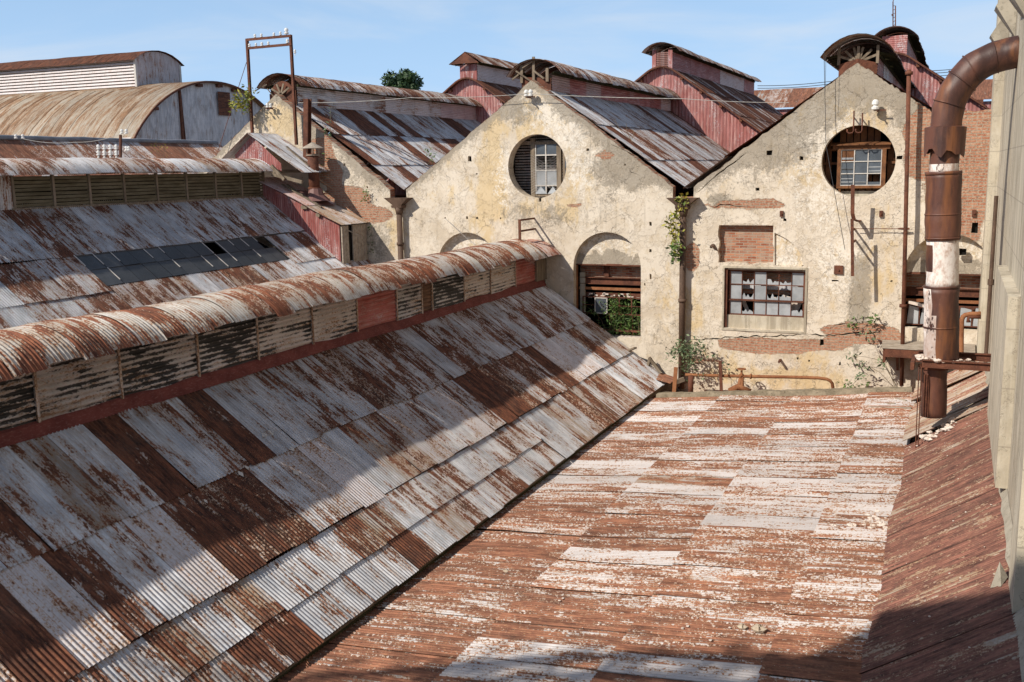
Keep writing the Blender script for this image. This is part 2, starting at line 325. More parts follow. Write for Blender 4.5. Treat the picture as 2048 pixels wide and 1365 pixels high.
M['brownwood'] = rough_mat('brown window wood', ((.10, .042, .02), (.20, .085, .035), (.30, .15, .06)), (3, 3, 3), (50, 50, 10), .75, .25, .3, .004)
M['whitebar'] = rough_mat('flaking white paint', ((.50, .47, .43), (.62, .59, .55), (.28, .22, .18)), (6, 6, 6), (50, 50, 50), .8, .2, .2, .003)
M['porcelain'] = rough_mat('white porcelain', ((.72, .71, .68), (.80, .79, .76), (.62, .6, .56)), (8, 8, 8), (40, 40, 40), .25, .5, .05, .002)
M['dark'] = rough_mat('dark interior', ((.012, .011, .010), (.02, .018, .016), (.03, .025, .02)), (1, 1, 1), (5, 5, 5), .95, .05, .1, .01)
M['redflash'] = rough_mat('dull red flashing', ((.13, .036, .030), (.19, .055, .045), (.30, .14, .12)), (3, 3, 3), (40, 12, 40), .8, .2, .3, .004)
M['stone'] = rough_mat('rubble stone', ((.42, .33, .24), (.55, .46, .35), (.30, .2, .13)), (9, 9, 9), (50, 50, 50), .95, .1, .6, .02)
M['rubble'] = rough_mat('white plaster rubble', ((.60, .50, .42), (.72, .64, .57), (.42, .27, .19)), (9, 9, 9), (50, 50, 50), .95, .1, .7, .02)
M['plank'] = rough_mat('pale dry planks', ((.30, .25, .20), (.44, .38, .31), (.20, .13, .09)), (3, 9, 9), (8, 60, 60), .9, .12, .4, .006)
M['moss'] = rough_mat('soot and gap shade', ((.045, .04, .022), (.075, .07, .035), (.03, .025, .018)), (4, 4, 4), (20, 20, 20), .95, .1, .6, .02)  # dark tone for the shaded eave gap and for sooty rafters
M['ground'] = rough_mat('dusty ground', ((.16, .13, .10), (.22, .19, .14), (.10, .085, .06)), (.2, .2, .2), (4, 4, 4), .95, .1, .4, .03)
M['bark'] = rough_mat('bark', ((.10, .075, .05), (.17, .13, .09), (.06, .045, .03)), (5, 5, 2), (30, 30, 10), .95, .1, .5, .01)
M['asph'] = rough_mat('blue grey flashing', ((.19, .20, .22), (.28, .29, .31), (.12, .12, .13)), (2, 2, 2), (20, 20, 20), .8, .2, .3, .008)
def flat_mat(name, col, rough=.6, spec=.3):
    m = NT(name, rough, spec); n = m.noise(m.pos(), (12, 12, 12), 3, .6); return m.out(m.mix(m.step(n, .3, .7), tuple(x * .8 for x in col), tuple(min(1, x * 1.15) for x in col)))
M['wire'] = flat_mat('pale wire', (.42, .40, .37)); M['darkwire'] = flat_mat('dark wire', (.06, .06, .065))
def leaf_mat(name, a, b):
    m = NT(name, .55, .3); r1, r2, _, _ = m.rgba('rnd'); c = m.mix(r1, a, b); m.b.inputs['Subsurface Weight'].default_value = 0
    m.put(m.b.inputs['Transmission Weight'], 0.0); return m.out(c)
M['leafg'] = leaf_mat('green leaves', (.035, .075, .018), (.13, .20, .05)); M['leafy'] = leaf_mat('yellow green leaves', (.10, .15, .025), (.42, .36, .06))
M['leafd'] = leaf_mat('dark tree leaves', (.016, .036, .014), (.055, .095, .032)); M['leafgrey'] = leaf_mat('dusty green leaves', (.06, .10, .05), (.20, .25, .13))
M['stem'] = flat_mat('dry stem', (.20, .15, .10), .9, .1)
def glass_mat(name, base, rough, spec=.6, stripes=None):
    m = NT(name, rough, spec); r1, r2, _, b = m.rgba('rnd'); n = m.noise(m.pos(), (3, 3, 3), 4, .6); f = m.noise(m.pos(), (35, 35, 35), 3, .6)
    c = m.mix(m.step(n, .3, .7), tuple(x * .7 for x in base), base); c = m.mix(m.math('MULTIPLY', r1, .5), c, tuple(x * .45 for x in base)); c = m.mix(m.math('MULTIPLY', m.step(f, .55, .75), .25), c, (.35, .33, .3))
    return m.out(c)
M['skyglass'] = glass_mat('dirty roof glass', (.06, .066, .072), .4, .4)
M['paleglass'] = glass_mat('dusty pale glass', (.46, .48, .50), .3, .5)
M['bluglass'] = glass_mat('blue grey glass', (.12, .14, .165), .25, .5)
M['roofglass'] = glass_mat('grey roof glass', (.09, .095, .10), .4, .4)
def pipe_mat():
    m = NT('rusted duct with insulation', .6, .4); uv = m.uv(); wht, seam, _, _ = m.rgba('tone'); P = m.vadd(m.pos(), (0, 0, 0))
    n = m.noise(P, (1.6, 1.6, .6), 5, .65, .3); n2 = m.noise(P, (9, 9, 5), 5, .7); n3 = m.noise(P, (40, 40, 30), 3, .7)
    c = m.mix(m.step(n, .35, .65), (.050, .022, .018), (.135, .055, .036)); c = m.mix(m.math('MULTIPLY', m.step(m.noise(P, (3, 3, .5), 4, .6), .5, .72), .7), c, (.25, .095, .035))
    c = m.mix(m.math('MULTIPLY', m.step(n3, .6, .8), .4), c, (.3, .2, .14))
    w = m.step(m.math('ADD', m.math('MULTIPLY', wht, .50), m.math('ADD', m.math('MULTIPLY', n, .60), m.math('MULTIPLY', n2, .4))), .86, .89)
    w = m.math('MULTIPLY', w, m.math('GREATER_THAN', wht, .05))
    wc = m.mix(m.step(n2, .4, .7), (.80, .74, .69), (.50, .36, .29)); c = m.mix(w, c, wc); sg = m.step(m.noise(P, (2.2, 2.2, .35), 3, .6), .54, .60); c = m.mix(m.math('MULTIPLY', w, m.math('MULTIPLY', sg, .6)), c, (.30, .20, .16))
    m.bump(m.math('ADD', m.math('MULTIPLY', w, .6), m.math('MULTIPLY', n2, .4)), .5, .03); return m.out(c, m.math('MULTIPLY_ADD', w, .3, .5))
M['duct'] = pipe_mat()

# ------------------------------------------------------------------ corrugated sheeting
TONE = {  # rust, paint, ochre, black
 'R': (.86, .3, .1, 0), 'r': (.52, .1, .35, 0), 's': (.40, .15, .4, 0), 'g': (.33, .1, .3, 0), 'w': (.30, .9, .2, 0), 'k': (.50, 1, .2, 0), 'K': (.64, 1, .2, 0),
 'o': (.46, .2, .9, 0), 'O': (.58, .2, .9, 0), 'c': (.24, 0, .25, 0), 'm': (.44, .4, .45, 0), 'F': (.76, 1, .2, 0), 'W': (.24, 1, 0, 0)}
def pick(s): return TONE[s[int(rnd() * len(s)) % len(s)]]
def profile_fn(pts):
    """pts: polyline [(x,z)...] -> function s -> (x, z, nx, nz), total length"""
    P = [Vector((a, b)) for a, b in pts]; L = [0]
    for i in range(len(P) - 1): L.append(L[-1] + (P[i + 1] - P[i]).length)
    def fn(s):
        s = max(0, min(L[-1], s)); i = 0
        while i < len(P) - 2 and s > L[i + 1]: i += 1
        t = (s - L[i]) / (L[i + 1] - L[i]); p = P[i].lerp(P[i + 1], t)
        if len(P) > 2:   # smooth normals on curves
            e = .04; j = s / L[-1]
            a = (P[i + 1] - P[i]).normalized()
            if t < .5 and i > 0: a = a.lerp((P[i] - P[i - 1]).normalized(), .5 - t)
            elif t >= .5 and i < len(P) - 2: a = a.lerp((P[i + 2] - P[i + 1]).normalized(), t - .5)
            a.normalize()
        else: a = (P[1] - P[0]).normalized()
        n = Vector((-a.y, a.x))
        return p.x, p.y, n.x, n.y
    return fn, L[-1]
def strip_roof(mb, pts, Y0, Y1, rows, sw=.76, tone=None, per=8, nv=3, amp=.0122, pitch=.0762, flip=False, swap=False, sag=.02, jag=.02, lift=.024, seed=1, base=0.0, holes=None, lapz=.004):
    """sheets with corrugations running along the profile, waves along Y (or X with swap)"""
    R = random.Random(seed); fn, L = profile_fn(pts); sg = -1 if flip else 1
    def place(x, y, z): return (y, x, z) if swap else (x, y, z)
    for ri, (a, b) in enumerate(rows):
        y = Y0 - R.random() * sw * .6; k = 0
        if base == 'align': y = Y0
        while y < Y1 - .02:
            w = sw * (1 + (R.random() - .5) * .10); ya, yb = max(y, Y0), min(y + w, Y1)
            if yb - ya < .03: y += w; continue
            yc = (ya + yb) / 2; xm, zm, _, _ = fn((a + b) / 2)
            t = tone(ri, yc, xm, zm, R) if tone else TONE['r']
            if t is None: y += w; k += 1; continue
            t, red, bri = (t if len(t) == 3 and isinstance(t[0], tuple) else (t, 0, R.random()))
            rr = (R.random(), R.random(), red, bri * .24)
            a1 = max(0, a - (.10 if ri else 0)); b1 = b + (R.random() - .5) * jag * 2
            n = max(2, int(round((yb - ya) / pitch * per))); up = lift * (b1 - a1 > 0); rot = (R.random() - .5) * .012; hoff = lapz * (k % 2) + R.random() * .003; curl = R.random() ** 3 * .03
            n0 = len(mb.v)
            for j in range(nv + 1):
                tv = j / nv; s = a1 + (b1 - a1) * tv
                for i in range(n + 1):
                    yy = ya + (yb - ya) * i / n
                    ss = s + rot * (yy - yc); x, z, nx, nz = fn(min(ss, L)); 
                    if ss > L:
                        x0, z0, _, _ = fn(L); x1, z1, _, _ = fn(L - .01); e = (ss - L) / .01; x = x0 + (x0 - x1) * e; z = z0 + (z0 - z1) * e
                    ww = amp * math.cos(2 * math.pi * yy / pitch)
                    h = ww + hoff + up * tv + curl * tv * tv * (1 if i in (0, n) else .3) + sag * (mnoise.noise((yy * .35, s * .5 + seed, seed * 1.7)))
                    mb.v.append(place(x + sg * nx * h, yy, z + sg * nz * h))
            W = n + 1
            for j in range(nv):
                for i in range(n):
                    q = (n0 + j * W + i, n0 + j * W + i + 1, n0 + (j + 1) * W + i + 1, n0 + (j + 1) * W + i)
                    u0 = ya + (yb - ya) * i / n; u1 = ya + (yb - ya) * (i + 1) / n; v0 = (b1 - a1) * j / nv; v1 = (b1 - a1) * (j + 1) / nv
                    mb.face(q, [(u0, v0), (u1, v0), (u1, v1), (u0, v1)], t if i else (min(1, t[0] + .22), t[1], t[2], t[3]), rr if i else (rr[0], rr[1], rr[2] * .6, -.42))
            y += w; k += 1
def arc_pts(cx, half, ze, rise, n=10, a0=-1, a1=1):
    # circular arc through (cx-half,ze),(cx,ze+rise),(cx+half,ze)
    r = (half * half + rise * rise) / (2 * rise); zc = ze + rise - r; am = math.asin(min(1, half / r))
    return [(cx + r * math.sin(am * (a0 + (a1 - a0) * i / n)), zc + r * math.cos(am * (a0 + (a1 - a0) * i / n))) for i in range(n + 1)]
def hpanel(mb, X, Y0, Y1, z0, z1, tone, rr, pitch=.1, amp=.016, per=6, out=1, swap=False, ny=2):
    n = int((z1 - z0) / pitch * per); n0 = len(mb.v)
    for j in range(n + 1):
        z = z0 + (z1 - z0) * j / n; x = X + out * amp * math.cos(2 * math.pi * z / pitch)
        for i in range(ny + 1):
            y = Y0 + (Y1 - Y0) * i / ny; mb.v.append((y, x, z) if swap else (x, y, z))
    W = ny + 1
    for j in range(n):
        for i in range(ny):
            za, zb = z0 + (z1 - z0) * j / n, z0 + (z1 - z0) * (j + 1) / n; ya, yb = Y0 + (Y1 - Y0) * i / ny, Y0 + (Y1 - Y0) * (i + 1) / ny
            mb.face((n0 + j * W + i, n0 + j * W + i + 1, n0 + (j + 1) * W + i + 1, n0 + (j + 1) * W + i), [(za, ya), (za, yb), (zb, yb), (zb, ya)], tone, rr)
def vwall(mb, a0, a1, zb, zt, P, tonef, pitch=.0762, amp=.009, per=6, swap=False, nz=2, sw=.76, out=-1, seed=3):
    """vertical sheets: waves along X at plane Y=P (or along Y at plane X=P with swap); zb, zt functions"""
    R = random.Random(seed); x = a0
    while x < a1 - .02:
        xe = min(x + sw, a1); n = max(2, int((xe - x) / pitch * per)); t, red, bri = tonef(R, (x + xe) / 2); rr = (R.random(), R.random(), red, bri * .24); n0 = len(mb.v); off = .004 * R.random()
        for j in range(nz + 1):
            for i in range(n + 1):
                u = x + (xe - x) * i / n; z = zb(u) + (zt(u) - zb(u)) * j / nz; h = out * (amp * math.cos(2 * math.pi * u / pitch) + off)
                mb.v.append((P + h, u, z) if swap else (u, P + h, z))
        W = n + 1
        for j in range(nz):
            for i in range(n):
                q = (n0 + j * W + i, n0 + j * W + i + 1, n0 + (j + 1) * W + i + 1, n0 + (j + 1) * W + i)
                u0, u1 = x + (xe - x) * i / n, x + (xe - x) * (i + 1) / n
                mb.face(q, [(u0, mb.v[q[0]][2]), (u1, mb.v[q[1]][2]), (u1, mb.v[q[2]][2]), (u0, mb.v[q[3]][2])], t, rr)
        x = xe
# ------------------------------------------------------------------ setting
g = MB(); g.quad((-900, -300, -12), (900, -300, -12), (900, 1500, -12), (-900, 1500, -12)); tag(g.build('ground', M['ground']), kind='structure')

def px_over(lst, x0, z0, m, rowsX, sw):
    """list of (px,py,tone) on a sloping plane -> [(row, Y, tone)]"""
    out = []
    for px, py, t in lst:
        p = onP(px, py, x0, z0, m)
        for ri, (xa, xb) in enumerate(rowsX):
            if min(xa, xb) <= p.x < max(xa, xb): out.append((ri, p.y, t))
    return out
def tone_with(over, sw, default):
    def fn(ri, yc, x, z, R):
        best = None
        for r_, y_, t_ in over:
            if r_ == ri and abs(y_ - yc) < sw * .5 and (best is None or abs(y_ - yc) < best[0]): best = (abs(y_ - yc), t_)
        s = best[1] if best else default(ri, yc, x, z, R)
        if s is None: return None
        if isinstance(s, str):
            t = TONE[s]; j = (R.random() - .5) * .12
            return ((max(0, min(1.1, t[0] + j)), t[1], max(0, t[2] + (R.random() - .5) * .2), t[3]), 0, R.random())
        return s
    return fn

# ================================================================== 1. foreground shed with corrugated roof and soot-stained lantern
SA = empty('long_shed', (-13.45, 19, -12), 'long foreground shed with patchy rusted corrugated roof and curved lantern of soot-stained panels', 'shed')
mA = -.696; zA = lambda x: -3.94 - .696 * (x + 12.99)
K = math.sqrt(1 + .696 ** 2)
xa0 = -13.25; xs = [xa0, -11.26, -9.79, -9.11, -8.49]; rs = [(x - xa0) * K for x in xs]
A_over = [(60,960,'r'),(100,1040,'g'),(170,1000,'o'),(225,880,'w'),(255,915,'R'),(320,960,'R'),(340,900,'g'),(420,850,'R'),(500,880,'R'),(450,810,'R'),(560,800,'r'),(560,900,'g'),(640,780,'r'),(640,850,'r'),(720,790,'g'),(700,740,'k'),(790,760,'r'),(770,720,'g'),(830,700,'r'),(900,680,'r'),(960,650,'r'),(1010,640,'g'),(1060,610,'r'),(1110,610,'r'),(1150,620,'g'),(20,1080,'r'),(130,940,'g'),
 (30,1230,'R'),(80,1290,'R'),(110,1200,'w'),(200,1180,'r'),(240,1210,'r'),(270,1130,'g'),(330,1100,'w'),(420,1080,'R'),(400,1040,'R'),(480,1040,'K'),(540,1010,'K'),(600,1000,'g'),(650,970,'w'),(690,930,'w'),(720,950,'g'),(760,900,'o'),(800,870,'o'),(840,850,'g'),(905,800,'w'),(930,770,'w'),(960,790,'R'),(985,770,'R'),(1000,760,'K'),(1040,730,'K'),(1060,700,'R'),(1090,720,'k'),(1110,690,'w'),(1140,690,'w'),(1170,680,'O'),(1200,660,'o'),(1230,680,'o'),
 (600,1150,'c'),(560,1110,'r'),(700,1090,'O'),(640,1100,'c'),(740,1050,'o'),(790,1010,'c'),(850,990,'r'),(900,960,'r'),(950,930,'c'),(1000,900,'g'),(1040,870,'r'),
 (500,1220,'O'),(470,1250,'c'),(420,1270,'c'),(360,1300,'o'),(620,1240,'c'),(660,1230,'c'),(850,1080,'R'),(830,1110,'R'),(880,1090,'c'),(930,1040,'r'),(560,1290,'R'),(520,1320,'r'),(740,1160,'c'),(780,1150,'g'),(1000,980,'g'),(1010,1010,'c'),
 (1150,820,'c'),(1170,790,'O'),(1190,780,'O'),(1130,850,'R'),(1150,870,'K'),(1200,840,'K'),(1230,800,'o'),(1260,760,'g'),(1290,740,'g'),(1310,780,'g'),(1090,880,'c'),(1060,850,'c')]
ov = px_over(A_over, -12.99, -3.94, mA, list(zip(xs[:-1], xs[1:])), .7)
def dA(ri, y, x, z, R):
    if ri == 0: return R.choice('rsgrgsgs')
    if ri == 1: return R.choice('wgrwgksg')
    if ri == 2: return R.choice('csgorsgc')
    return R.choice('cccgcrgso')
mb = MB(); fA = tone_with(ov, .72, dA)
Yj = 22.1
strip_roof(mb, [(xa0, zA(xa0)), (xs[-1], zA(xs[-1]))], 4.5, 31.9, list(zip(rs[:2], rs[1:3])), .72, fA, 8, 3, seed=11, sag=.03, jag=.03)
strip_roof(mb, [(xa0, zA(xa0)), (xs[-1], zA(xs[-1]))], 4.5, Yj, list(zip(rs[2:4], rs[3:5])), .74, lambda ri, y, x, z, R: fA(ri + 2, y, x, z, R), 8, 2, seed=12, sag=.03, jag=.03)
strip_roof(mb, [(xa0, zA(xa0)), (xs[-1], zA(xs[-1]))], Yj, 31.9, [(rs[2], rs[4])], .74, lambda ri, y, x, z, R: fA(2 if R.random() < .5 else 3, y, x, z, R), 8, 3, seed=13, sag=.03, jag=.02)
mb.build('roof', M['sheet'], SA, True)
mb = MB(); strip_roof(mb, [(-13.65, -3.76), (-18.55, -7.17)], 5, 31.9, [(0, 2), (2, 4), (4, 5.96)], .76, lambda ri, y, x, z, R: (TONE[R.choice('rgwscko')], 0, R.random()), 3, 1, flip=True, seed=14)
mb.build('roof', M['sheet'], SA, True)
mb = MB(); mb.box(-18.3, -8.86, 4, 31.9, -12, -7.35); mb.build('wall', M['brick'], SA)
mb = MB(); mb.bar((-8.6, 4.5, -7.19), (-8.6, 31.9, -7.19), .05, .16)
for i in range(34): mb.bar((-9.9, 5 + i * .8, -6.22), (-8.6, 5 + i * .8, -7.12), .07, .1)
mb.poly([(-13.2, 31.85, -3.95), (-8.6, 31.85, -7.15), (-8.9, 31.85, -7.5), (-13.2, 31.85, -7.5)])
mb.build('eave_timber', M['wood'], SA)
mb = MB(); LA = lambda: None
arcA = arc_pts(-13.45, .99, -2.86, .52, 14); LAr = profile_fn(arcA)[1]
def tLA(ri, y, x, z, R):
    t = TONE[R.choice('osrsmOgr')]; return ((t[0] + .07, t[1], t[2] * .6, 0), 0, .35 + R.random() * .6)
strip_roof(mb, arcA, 4.5, 30.9, [(0, LAr)], .62, tLA, 8, 14, seed=21, sag=.09, jag=.09, lift=0, lapz=.012, amp=.011)
arcA2 = arc_pts(-13.42, 1.05, -2.93, .5, 14)
strip_roof(mb, arcA2, 30.8, 31.97, [(0, profile_fn(arcA2)[1])], .62, lambda *a: (TONE['m'], .25, .6), 8, 14, seed=22, sag=.02, jag=.02, lift=0)
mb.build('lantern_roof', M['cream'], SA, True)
pb = [4.5, 6.6, 8.7, 10.82, 12.54, 14.47, 16.25, 18.17, 19.99, 21.86, 23.17, 23.75, 25.69, 27.5, 29.4, 31.1]
pt = [(.3,.9,.5,.6), (.3,.9,.5,.75), (.3,.9,.5,.6), (.35,.8,.5,.42), (.25,.9,.4,.58), (.2,.9,.4,.66), (.25,.9,.3,.48), (.25,1,.2,.36), 'red', (.1,.5,.5,.5), (.8,.2,.9,.1), (.15,.7,.3,.68), (.25,1,.2,.44), (.25,1,.3,.38), 'red']
for i, t in enumerate(pt):
    mb = MB(); rr = (rnd(), rnd(), 0, rnd() * .1)
    if t == 'red': t = (.45, .3, .2, 0); rr = (rnd(), rnd(), .95, 0)
    hpanel(mb, -12.99 + .012 * (i % 2), pb[i], pb[i + 1] + .02, -3.79, -2.74, t, rr, .1, .021)
    mb.build('side_panel', M['panel'], SA, True)
mb = MB()
for i in range(10):
    y0 = 31.1 + i * .088; mb.box(-13.02, -12.93 + rnd() * .02, y0, y0 + .082, -3.8, -2.8 + rnd() * .02)
mb.box(-13.95, -12.95, 31.9, 31.96, -3.9, -2.75)
mb.build('end_boards', M['wood'], SA)
for i, y in enumerate(pb[1:-1]): mb = MB(); mb.bar((-12.965, y, -3.79), (-12.965, y, -2.8), .055, .035, (1, 0, 0), t=(.45, 1, .4, .2), r=(rnd(), rnd(), 0, .05)); mb.build('cover_strip', M['panel'], SA)
mb = MB(); N = 90
for i in range(N):
    y0, y1 = 4.5 + 27.3 * i / N, 4.5 + 27.3 * (i + 1) / N; w = lambda y: .022 * mnoise.noise((y * 1.7, 3.3, 0)) + .012 * math.sin(y * 20)
    z = lambda y: -3.76 + .03 * mnoise.noise((y * .7, 1, 0))
    mb.quad((-13.0, y0, z(y0)), (-12.955, y0, z(y0) - .03), (-12.955, y1, z(y1) - .03), (-13.0, y1, z(y1)), t=(.5, .3, .2, 0), r=(.3, .4, .8, 0))
    mb.quad((-12.955, y0, z(y0) - .03), (-12.86 + w(y0), y0, zA(-12.86 + w(y0)) + .035), (-12.86 + w(y1), y1, zA(-12.86 + w(y1)) + .035), (-12.955, y1, z(y1) - .03), t=(.5, .3, .2, 0), r=(.3, .4, .8, 0))
mb.build('flashing', M['redflash'], SA, True)
mb = MB(); mb.box(-13.9, -13.05, 4.5, 31.85, -4.0, -2.95); mb.build('lantern_core', M['dark'], SA)

# ================================================================== 2. low pitched shed (bottom right) and steep lean-to
SB = empty('low_pitch_shed', (-4.5, 19, -12), 'nearly flat rusty corrugated roof with flaking white paint filling the lower right foreground', 'shed')
B0 = (-.718, -6.464); B1 = (-8.66, -7.2612); KB = math.sqrt(1.01)
bx = [-.718, -2.03, -4.15, -6.30, -8.66]; br = [(B0[0] - x) * KB for x in bx]
B_over = [(940,1035,'W'),(975,1030,'W'),(1030,1125,'w'),(1080,1130,'W'),(1240,1115,'W'),(1300,1130,'W'),(930,1325,'W'),(960,1305,'W'),(1700,960,'W'),(1660,1060,'k'),(1740,1035,'w'),(1330,985,'w'),(1400,965,'O'),(1250,1055,'F'),(1160,1030,'F'),(1130,1010,'F'),(1200,1070,'F'),(1000,1130,'F'),(870,1150,'F'),(900,1180,'F'),(830,1180,'K'),(780,1240,'F'),(700,1300,'K'),(1100,1190,'K'),(1080,1240,'F'),(1160,1250,'F'),(1000,1250,'K'),(1300,1080,'F'),(1200,905,'F'),(1280,900,'K'),(1500,870,'w'),(1600,850,'w'),(1450,840,'K'),(1700,830,'w'),(1500,920,'k'),(1600,1000,'k'),(1550,1080,'F'),(1600,1120,'K'),(1450,1180,'F'),(1400,1240,'F'),(1480,1260,'F'),(1600,1280,'F'),(1650,1200,'k'),(1690,1090,'K'),(1500,1020,'k'),(1560,960,'k'),(1400,900,'k'),(800,1330,'F'),(860,1290,'F')]
ovB = px_over(B_over, -8.55, -7.25, .1, list(zip(bx[:-1], bx[1:])), .66)
def dB(ri, y, x, z, R):
    if R.random() < .25: return (((R.uniform(.4, .72), .9, .25, 0)), 0, R.random())
    far = min(1, max(0, (y - 11) / 19)); return R.choice('WwkkwKkkK') if R.random() < far * .7 + .15 else R.choice('KFkFKFRkK')
fB0 = tone_with(ovB, .66, dB)
def fB(ri, y, x, z, R):
    t, a, b = fB0(ri, y, x, z, R); return (t, a, b)
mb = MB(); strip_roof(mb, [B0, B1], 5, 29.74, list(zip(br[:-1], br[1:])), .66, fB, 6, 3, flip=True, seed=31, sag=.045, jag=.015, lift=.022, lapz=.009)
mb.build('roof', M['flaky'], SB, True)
mb = MB(); mb.box(-8.4, -.85, 5, 29.7, -12, -7.4)
mb.build('wall', M['brick'], SB)
mb = MB(); N = 60
for i in range(N):   # crumbling parapet closing the far edge
    xa, xb = -8.35 + 7.45 * i / N, -8.35 + 7.45 * (i + 1) / N
    zz = lambda x: -7.25 + .1 * (x + 8.55); j = lambda x: .035 * mnoise.noise((x * 2.3, 0, 0)) + .02 * mnoise.noise((x * 9, 4, 0))
    a = [(xa, 29.70, zz(xa) - .12), (xb, 29.70, zz(xb) - .12), (xb, 30.05, zz(xb) - .5), (xa, 30.05, zz(xa) - .5), (xa, 29.76 + j(xa), zz(xa) + .16 + j(xa)), (xb, 29.76 + j(xb), zz(xb) + .16 + j(xb)), (xb, 30.0, zz(xb) + .16 + j(xb)), (xa, 30.0, zz(xa) + .16 + j(xa))]
    mb.hexa(a)
mb.build('parapet', M['parapet'], SB)
mb = MB(); mb.bar((-8.63, 4.5, -7.22), (-8.63, 29.7, -7.22), .12, .12); mb.build('eave_shade_strip', M['moss'], SB)  # dark strip painting the shade in the gap below the eave
mb = MB(); mb.quad((-9.6, 30.0, -7.46), (-.5, 30.0, -7.30), (-.5, 32.0, -7.30), (-9.6, 32.0, -7.46)); tag(mb.build('ledge', M['rustbrown'], None), 'rust coloured debris ledge between mossy parapet and foot of the plastered gable wall', 'ledge')

SC = empty('lean_to_shed', (.1, 19, -12), 'steep dark rusted lean-to roof wedged between the low roof and the concrete building', 'shed')
C0 = (.995, -5.30); C1 = (-.834, -6.50); LC = math.dist(C0, C1)
def fC(ri, y, x, z, R):
    if y > 25.2: s = R.choice('moOm')
    elif y > 20: s = R.choice('OROOR')
    else: s = 'R'
    t = TONE[s]; return ((t[0] - (.16 if s == 'R' else 0) + (R.random() - .5) * .06, .3, .85, 0), 0, R.random() * .6)
mb = MB(); strip_roof(mb, [C0, C1], 5, 23.9, [(0, LC)], .86, fC, 6, 5, flip=True, seed=41, sag=.04, jag=.03, lift=.012, lapz=.006)
R_ = random.Random(5)
y = 23.9
while y < 29.8:   # loose slipped sheets near the top
    w = .62 + R_.random() * .25; dz = R_.random() * .16 + .02; dx = (R_.random() - .5) * .25
    t0 = TONE[R_.choice('moOmo')]
    strip_roof(mb, [(C0[0] + .02, C0[1] + dz * .4), (C1[0] + dx, C1[1] + dz * .8 + dx * .65)], y, y + w, [(0, LC - .1 * R_.random())], 3, (lambda t0: (lambda ri, y, x, z, R: ((t0[0], .3, .8, 0), 0, R.random())))(t0), 6, 4, flip=True, seed=int(y * 10), sag=.05, base='align')
    y += w * .86
mb.build('roof', M['lean'], SC, True)
mb = MB()
for i in range(13): mb.bar((C0[0], 24.7 + i * .5, C0[1] - .1), (C1[0] + .1, 24.7 + i * .5, C1[1] - .08), .06, .08)
mb.build('rafter', M['wood'], SC)
mb = MB(); N = 50
for i in range(N):   # crumbling mortar fillet against the wall
    ya, yb = 5 + 25 * i / N, 5 + 25 * (i + 1) / N; j = lambda y: .07 * mnoise.noise((y * 1.9, 7, 0)) + .04 * mnoise.noise((y * 6, 1, 0))
    mb.quad((.975, ya, -5.20 + j(ya)), (.88 + j(ya) * .7, ya, -5.345 + j(ya) * .4), (.88 + j(yb) * .7, yb, -5.345 + j(yb) * .4), (.975, yb, -5.20 + j(yb)))
mb.build('mortar_fillet', M['cement'], SC, True)

# ================================================================== 3. concrete building on the right
RB = empty('concrete_building', (4, 20, -12), 'tall sunlit beige rendered building rising along the right edge of the roofs', 'building')
mb = MB(); mb.box(.98, 7, 2, 32.6, -12, 9.5); mb.build('wall', M['concrete'], RB)
mb = MB(); mb.box(.74, .985, 30.9, 32.7, -12, 9.2); mb.build('pilaster', M['concrete'], RB)
mb = MB()
mb.box(.80, .985, 17.2, 22.4, -5.2, -2.1)
mb.build('plinth', M['concrete'], RB)
mb = MB(); mb.box(.86, .984, 12.6, 13.6, -6, 9.2); mb.build('pilaster', M['concrete'], RB)
for Yb, z0 in ((25.6, 2.7), (29.6, 2.5), (21.5, 2.6)):   # angled window hoods
    mb = MB(); mb.hexa([(.975, Yb, z0), (.975, Yb + 1.6, z0 + .2), (.975, Yb + 1.6, z0 + .35), (.975, Yb, z0 + .15), (.55, Yb, z0 + .7), (.55, Yb + 1.6, z0 + .8), (.975, Yb + 1.6, z0 + 1.4), (.975, Yb, z0 + 1.4)]); mb.build('window_hood', M['cement'], RB)
mb = MB(); mb.tube([(.90, 28.6, -5.4), (.90, 28.6, -.9)], .05, 8); mb.tube([(.90, 28.6, -3.2), (.90, 28.6, -3.05)], .075, 8); mb.build('downpipe', M['darkpipe'], RB)
mb = MB()
for i in range(9):
    for j in range(3):
        z = -3.1 - i * .095; mb.box(.90 - .03 * rnd(), .984, 12.7 + j * .3 + (.15 if i % 2 else 0) + rnd() * .03, 12.97 + j * .3 + (.15 if i % 2 else 0), z, z + .08)
mb.build('exposed_bricks', M['brick'], RB)

# ================================================================== 4. left middle shed with louvred lantern and skylight
SD = empty('louvred_shed', (-23.9, 20, -12), 'shed at left with dark glass skylight and a curved lantern above wooden louvres', 'shed')
mD = -.72; zD = lambda x: -.85 - .72 * (x + 23.5); KD = math.sqrt(1 + .72 ** 2)
dx = [-23.75, -21.72, -20.66, -20.45, -19.25, -18.6]; dr = [(x - dx[0]) * KD for x in dx]
D_over = [(30,470,'c'),(100,470,'r'),(170,480,'g'),(230,450,'s'),(280,440,'g'),(350,440,'g'),(400,430,'s'),(460,430,'r'),(500,420,'s'),(60,560,'s'),(110,560,'c'),(160,570,'g'),(20,620,'c'),(50,640,'c')]
ovD = px_over(D_over, -23.5, -.85, mD, [(dx[0], dx[1]), (dx[1], dx[3]), (dx[3], dx[5])], .72)
SKY0, SKY1 = 19.75, 27.85
def dD(ri, y, x, z, R):
    if ri == 0: return R.choice('sgsrgsg')
    if ri == 1: return R.choice('gcssr')
    return R.choice('cOrocmr')
fD = tone_with(ovD, .74, dD)
mb = MB(); P2 = [(dx[0], zD(dx[0])), (dx[5], zD(dx[5]))]
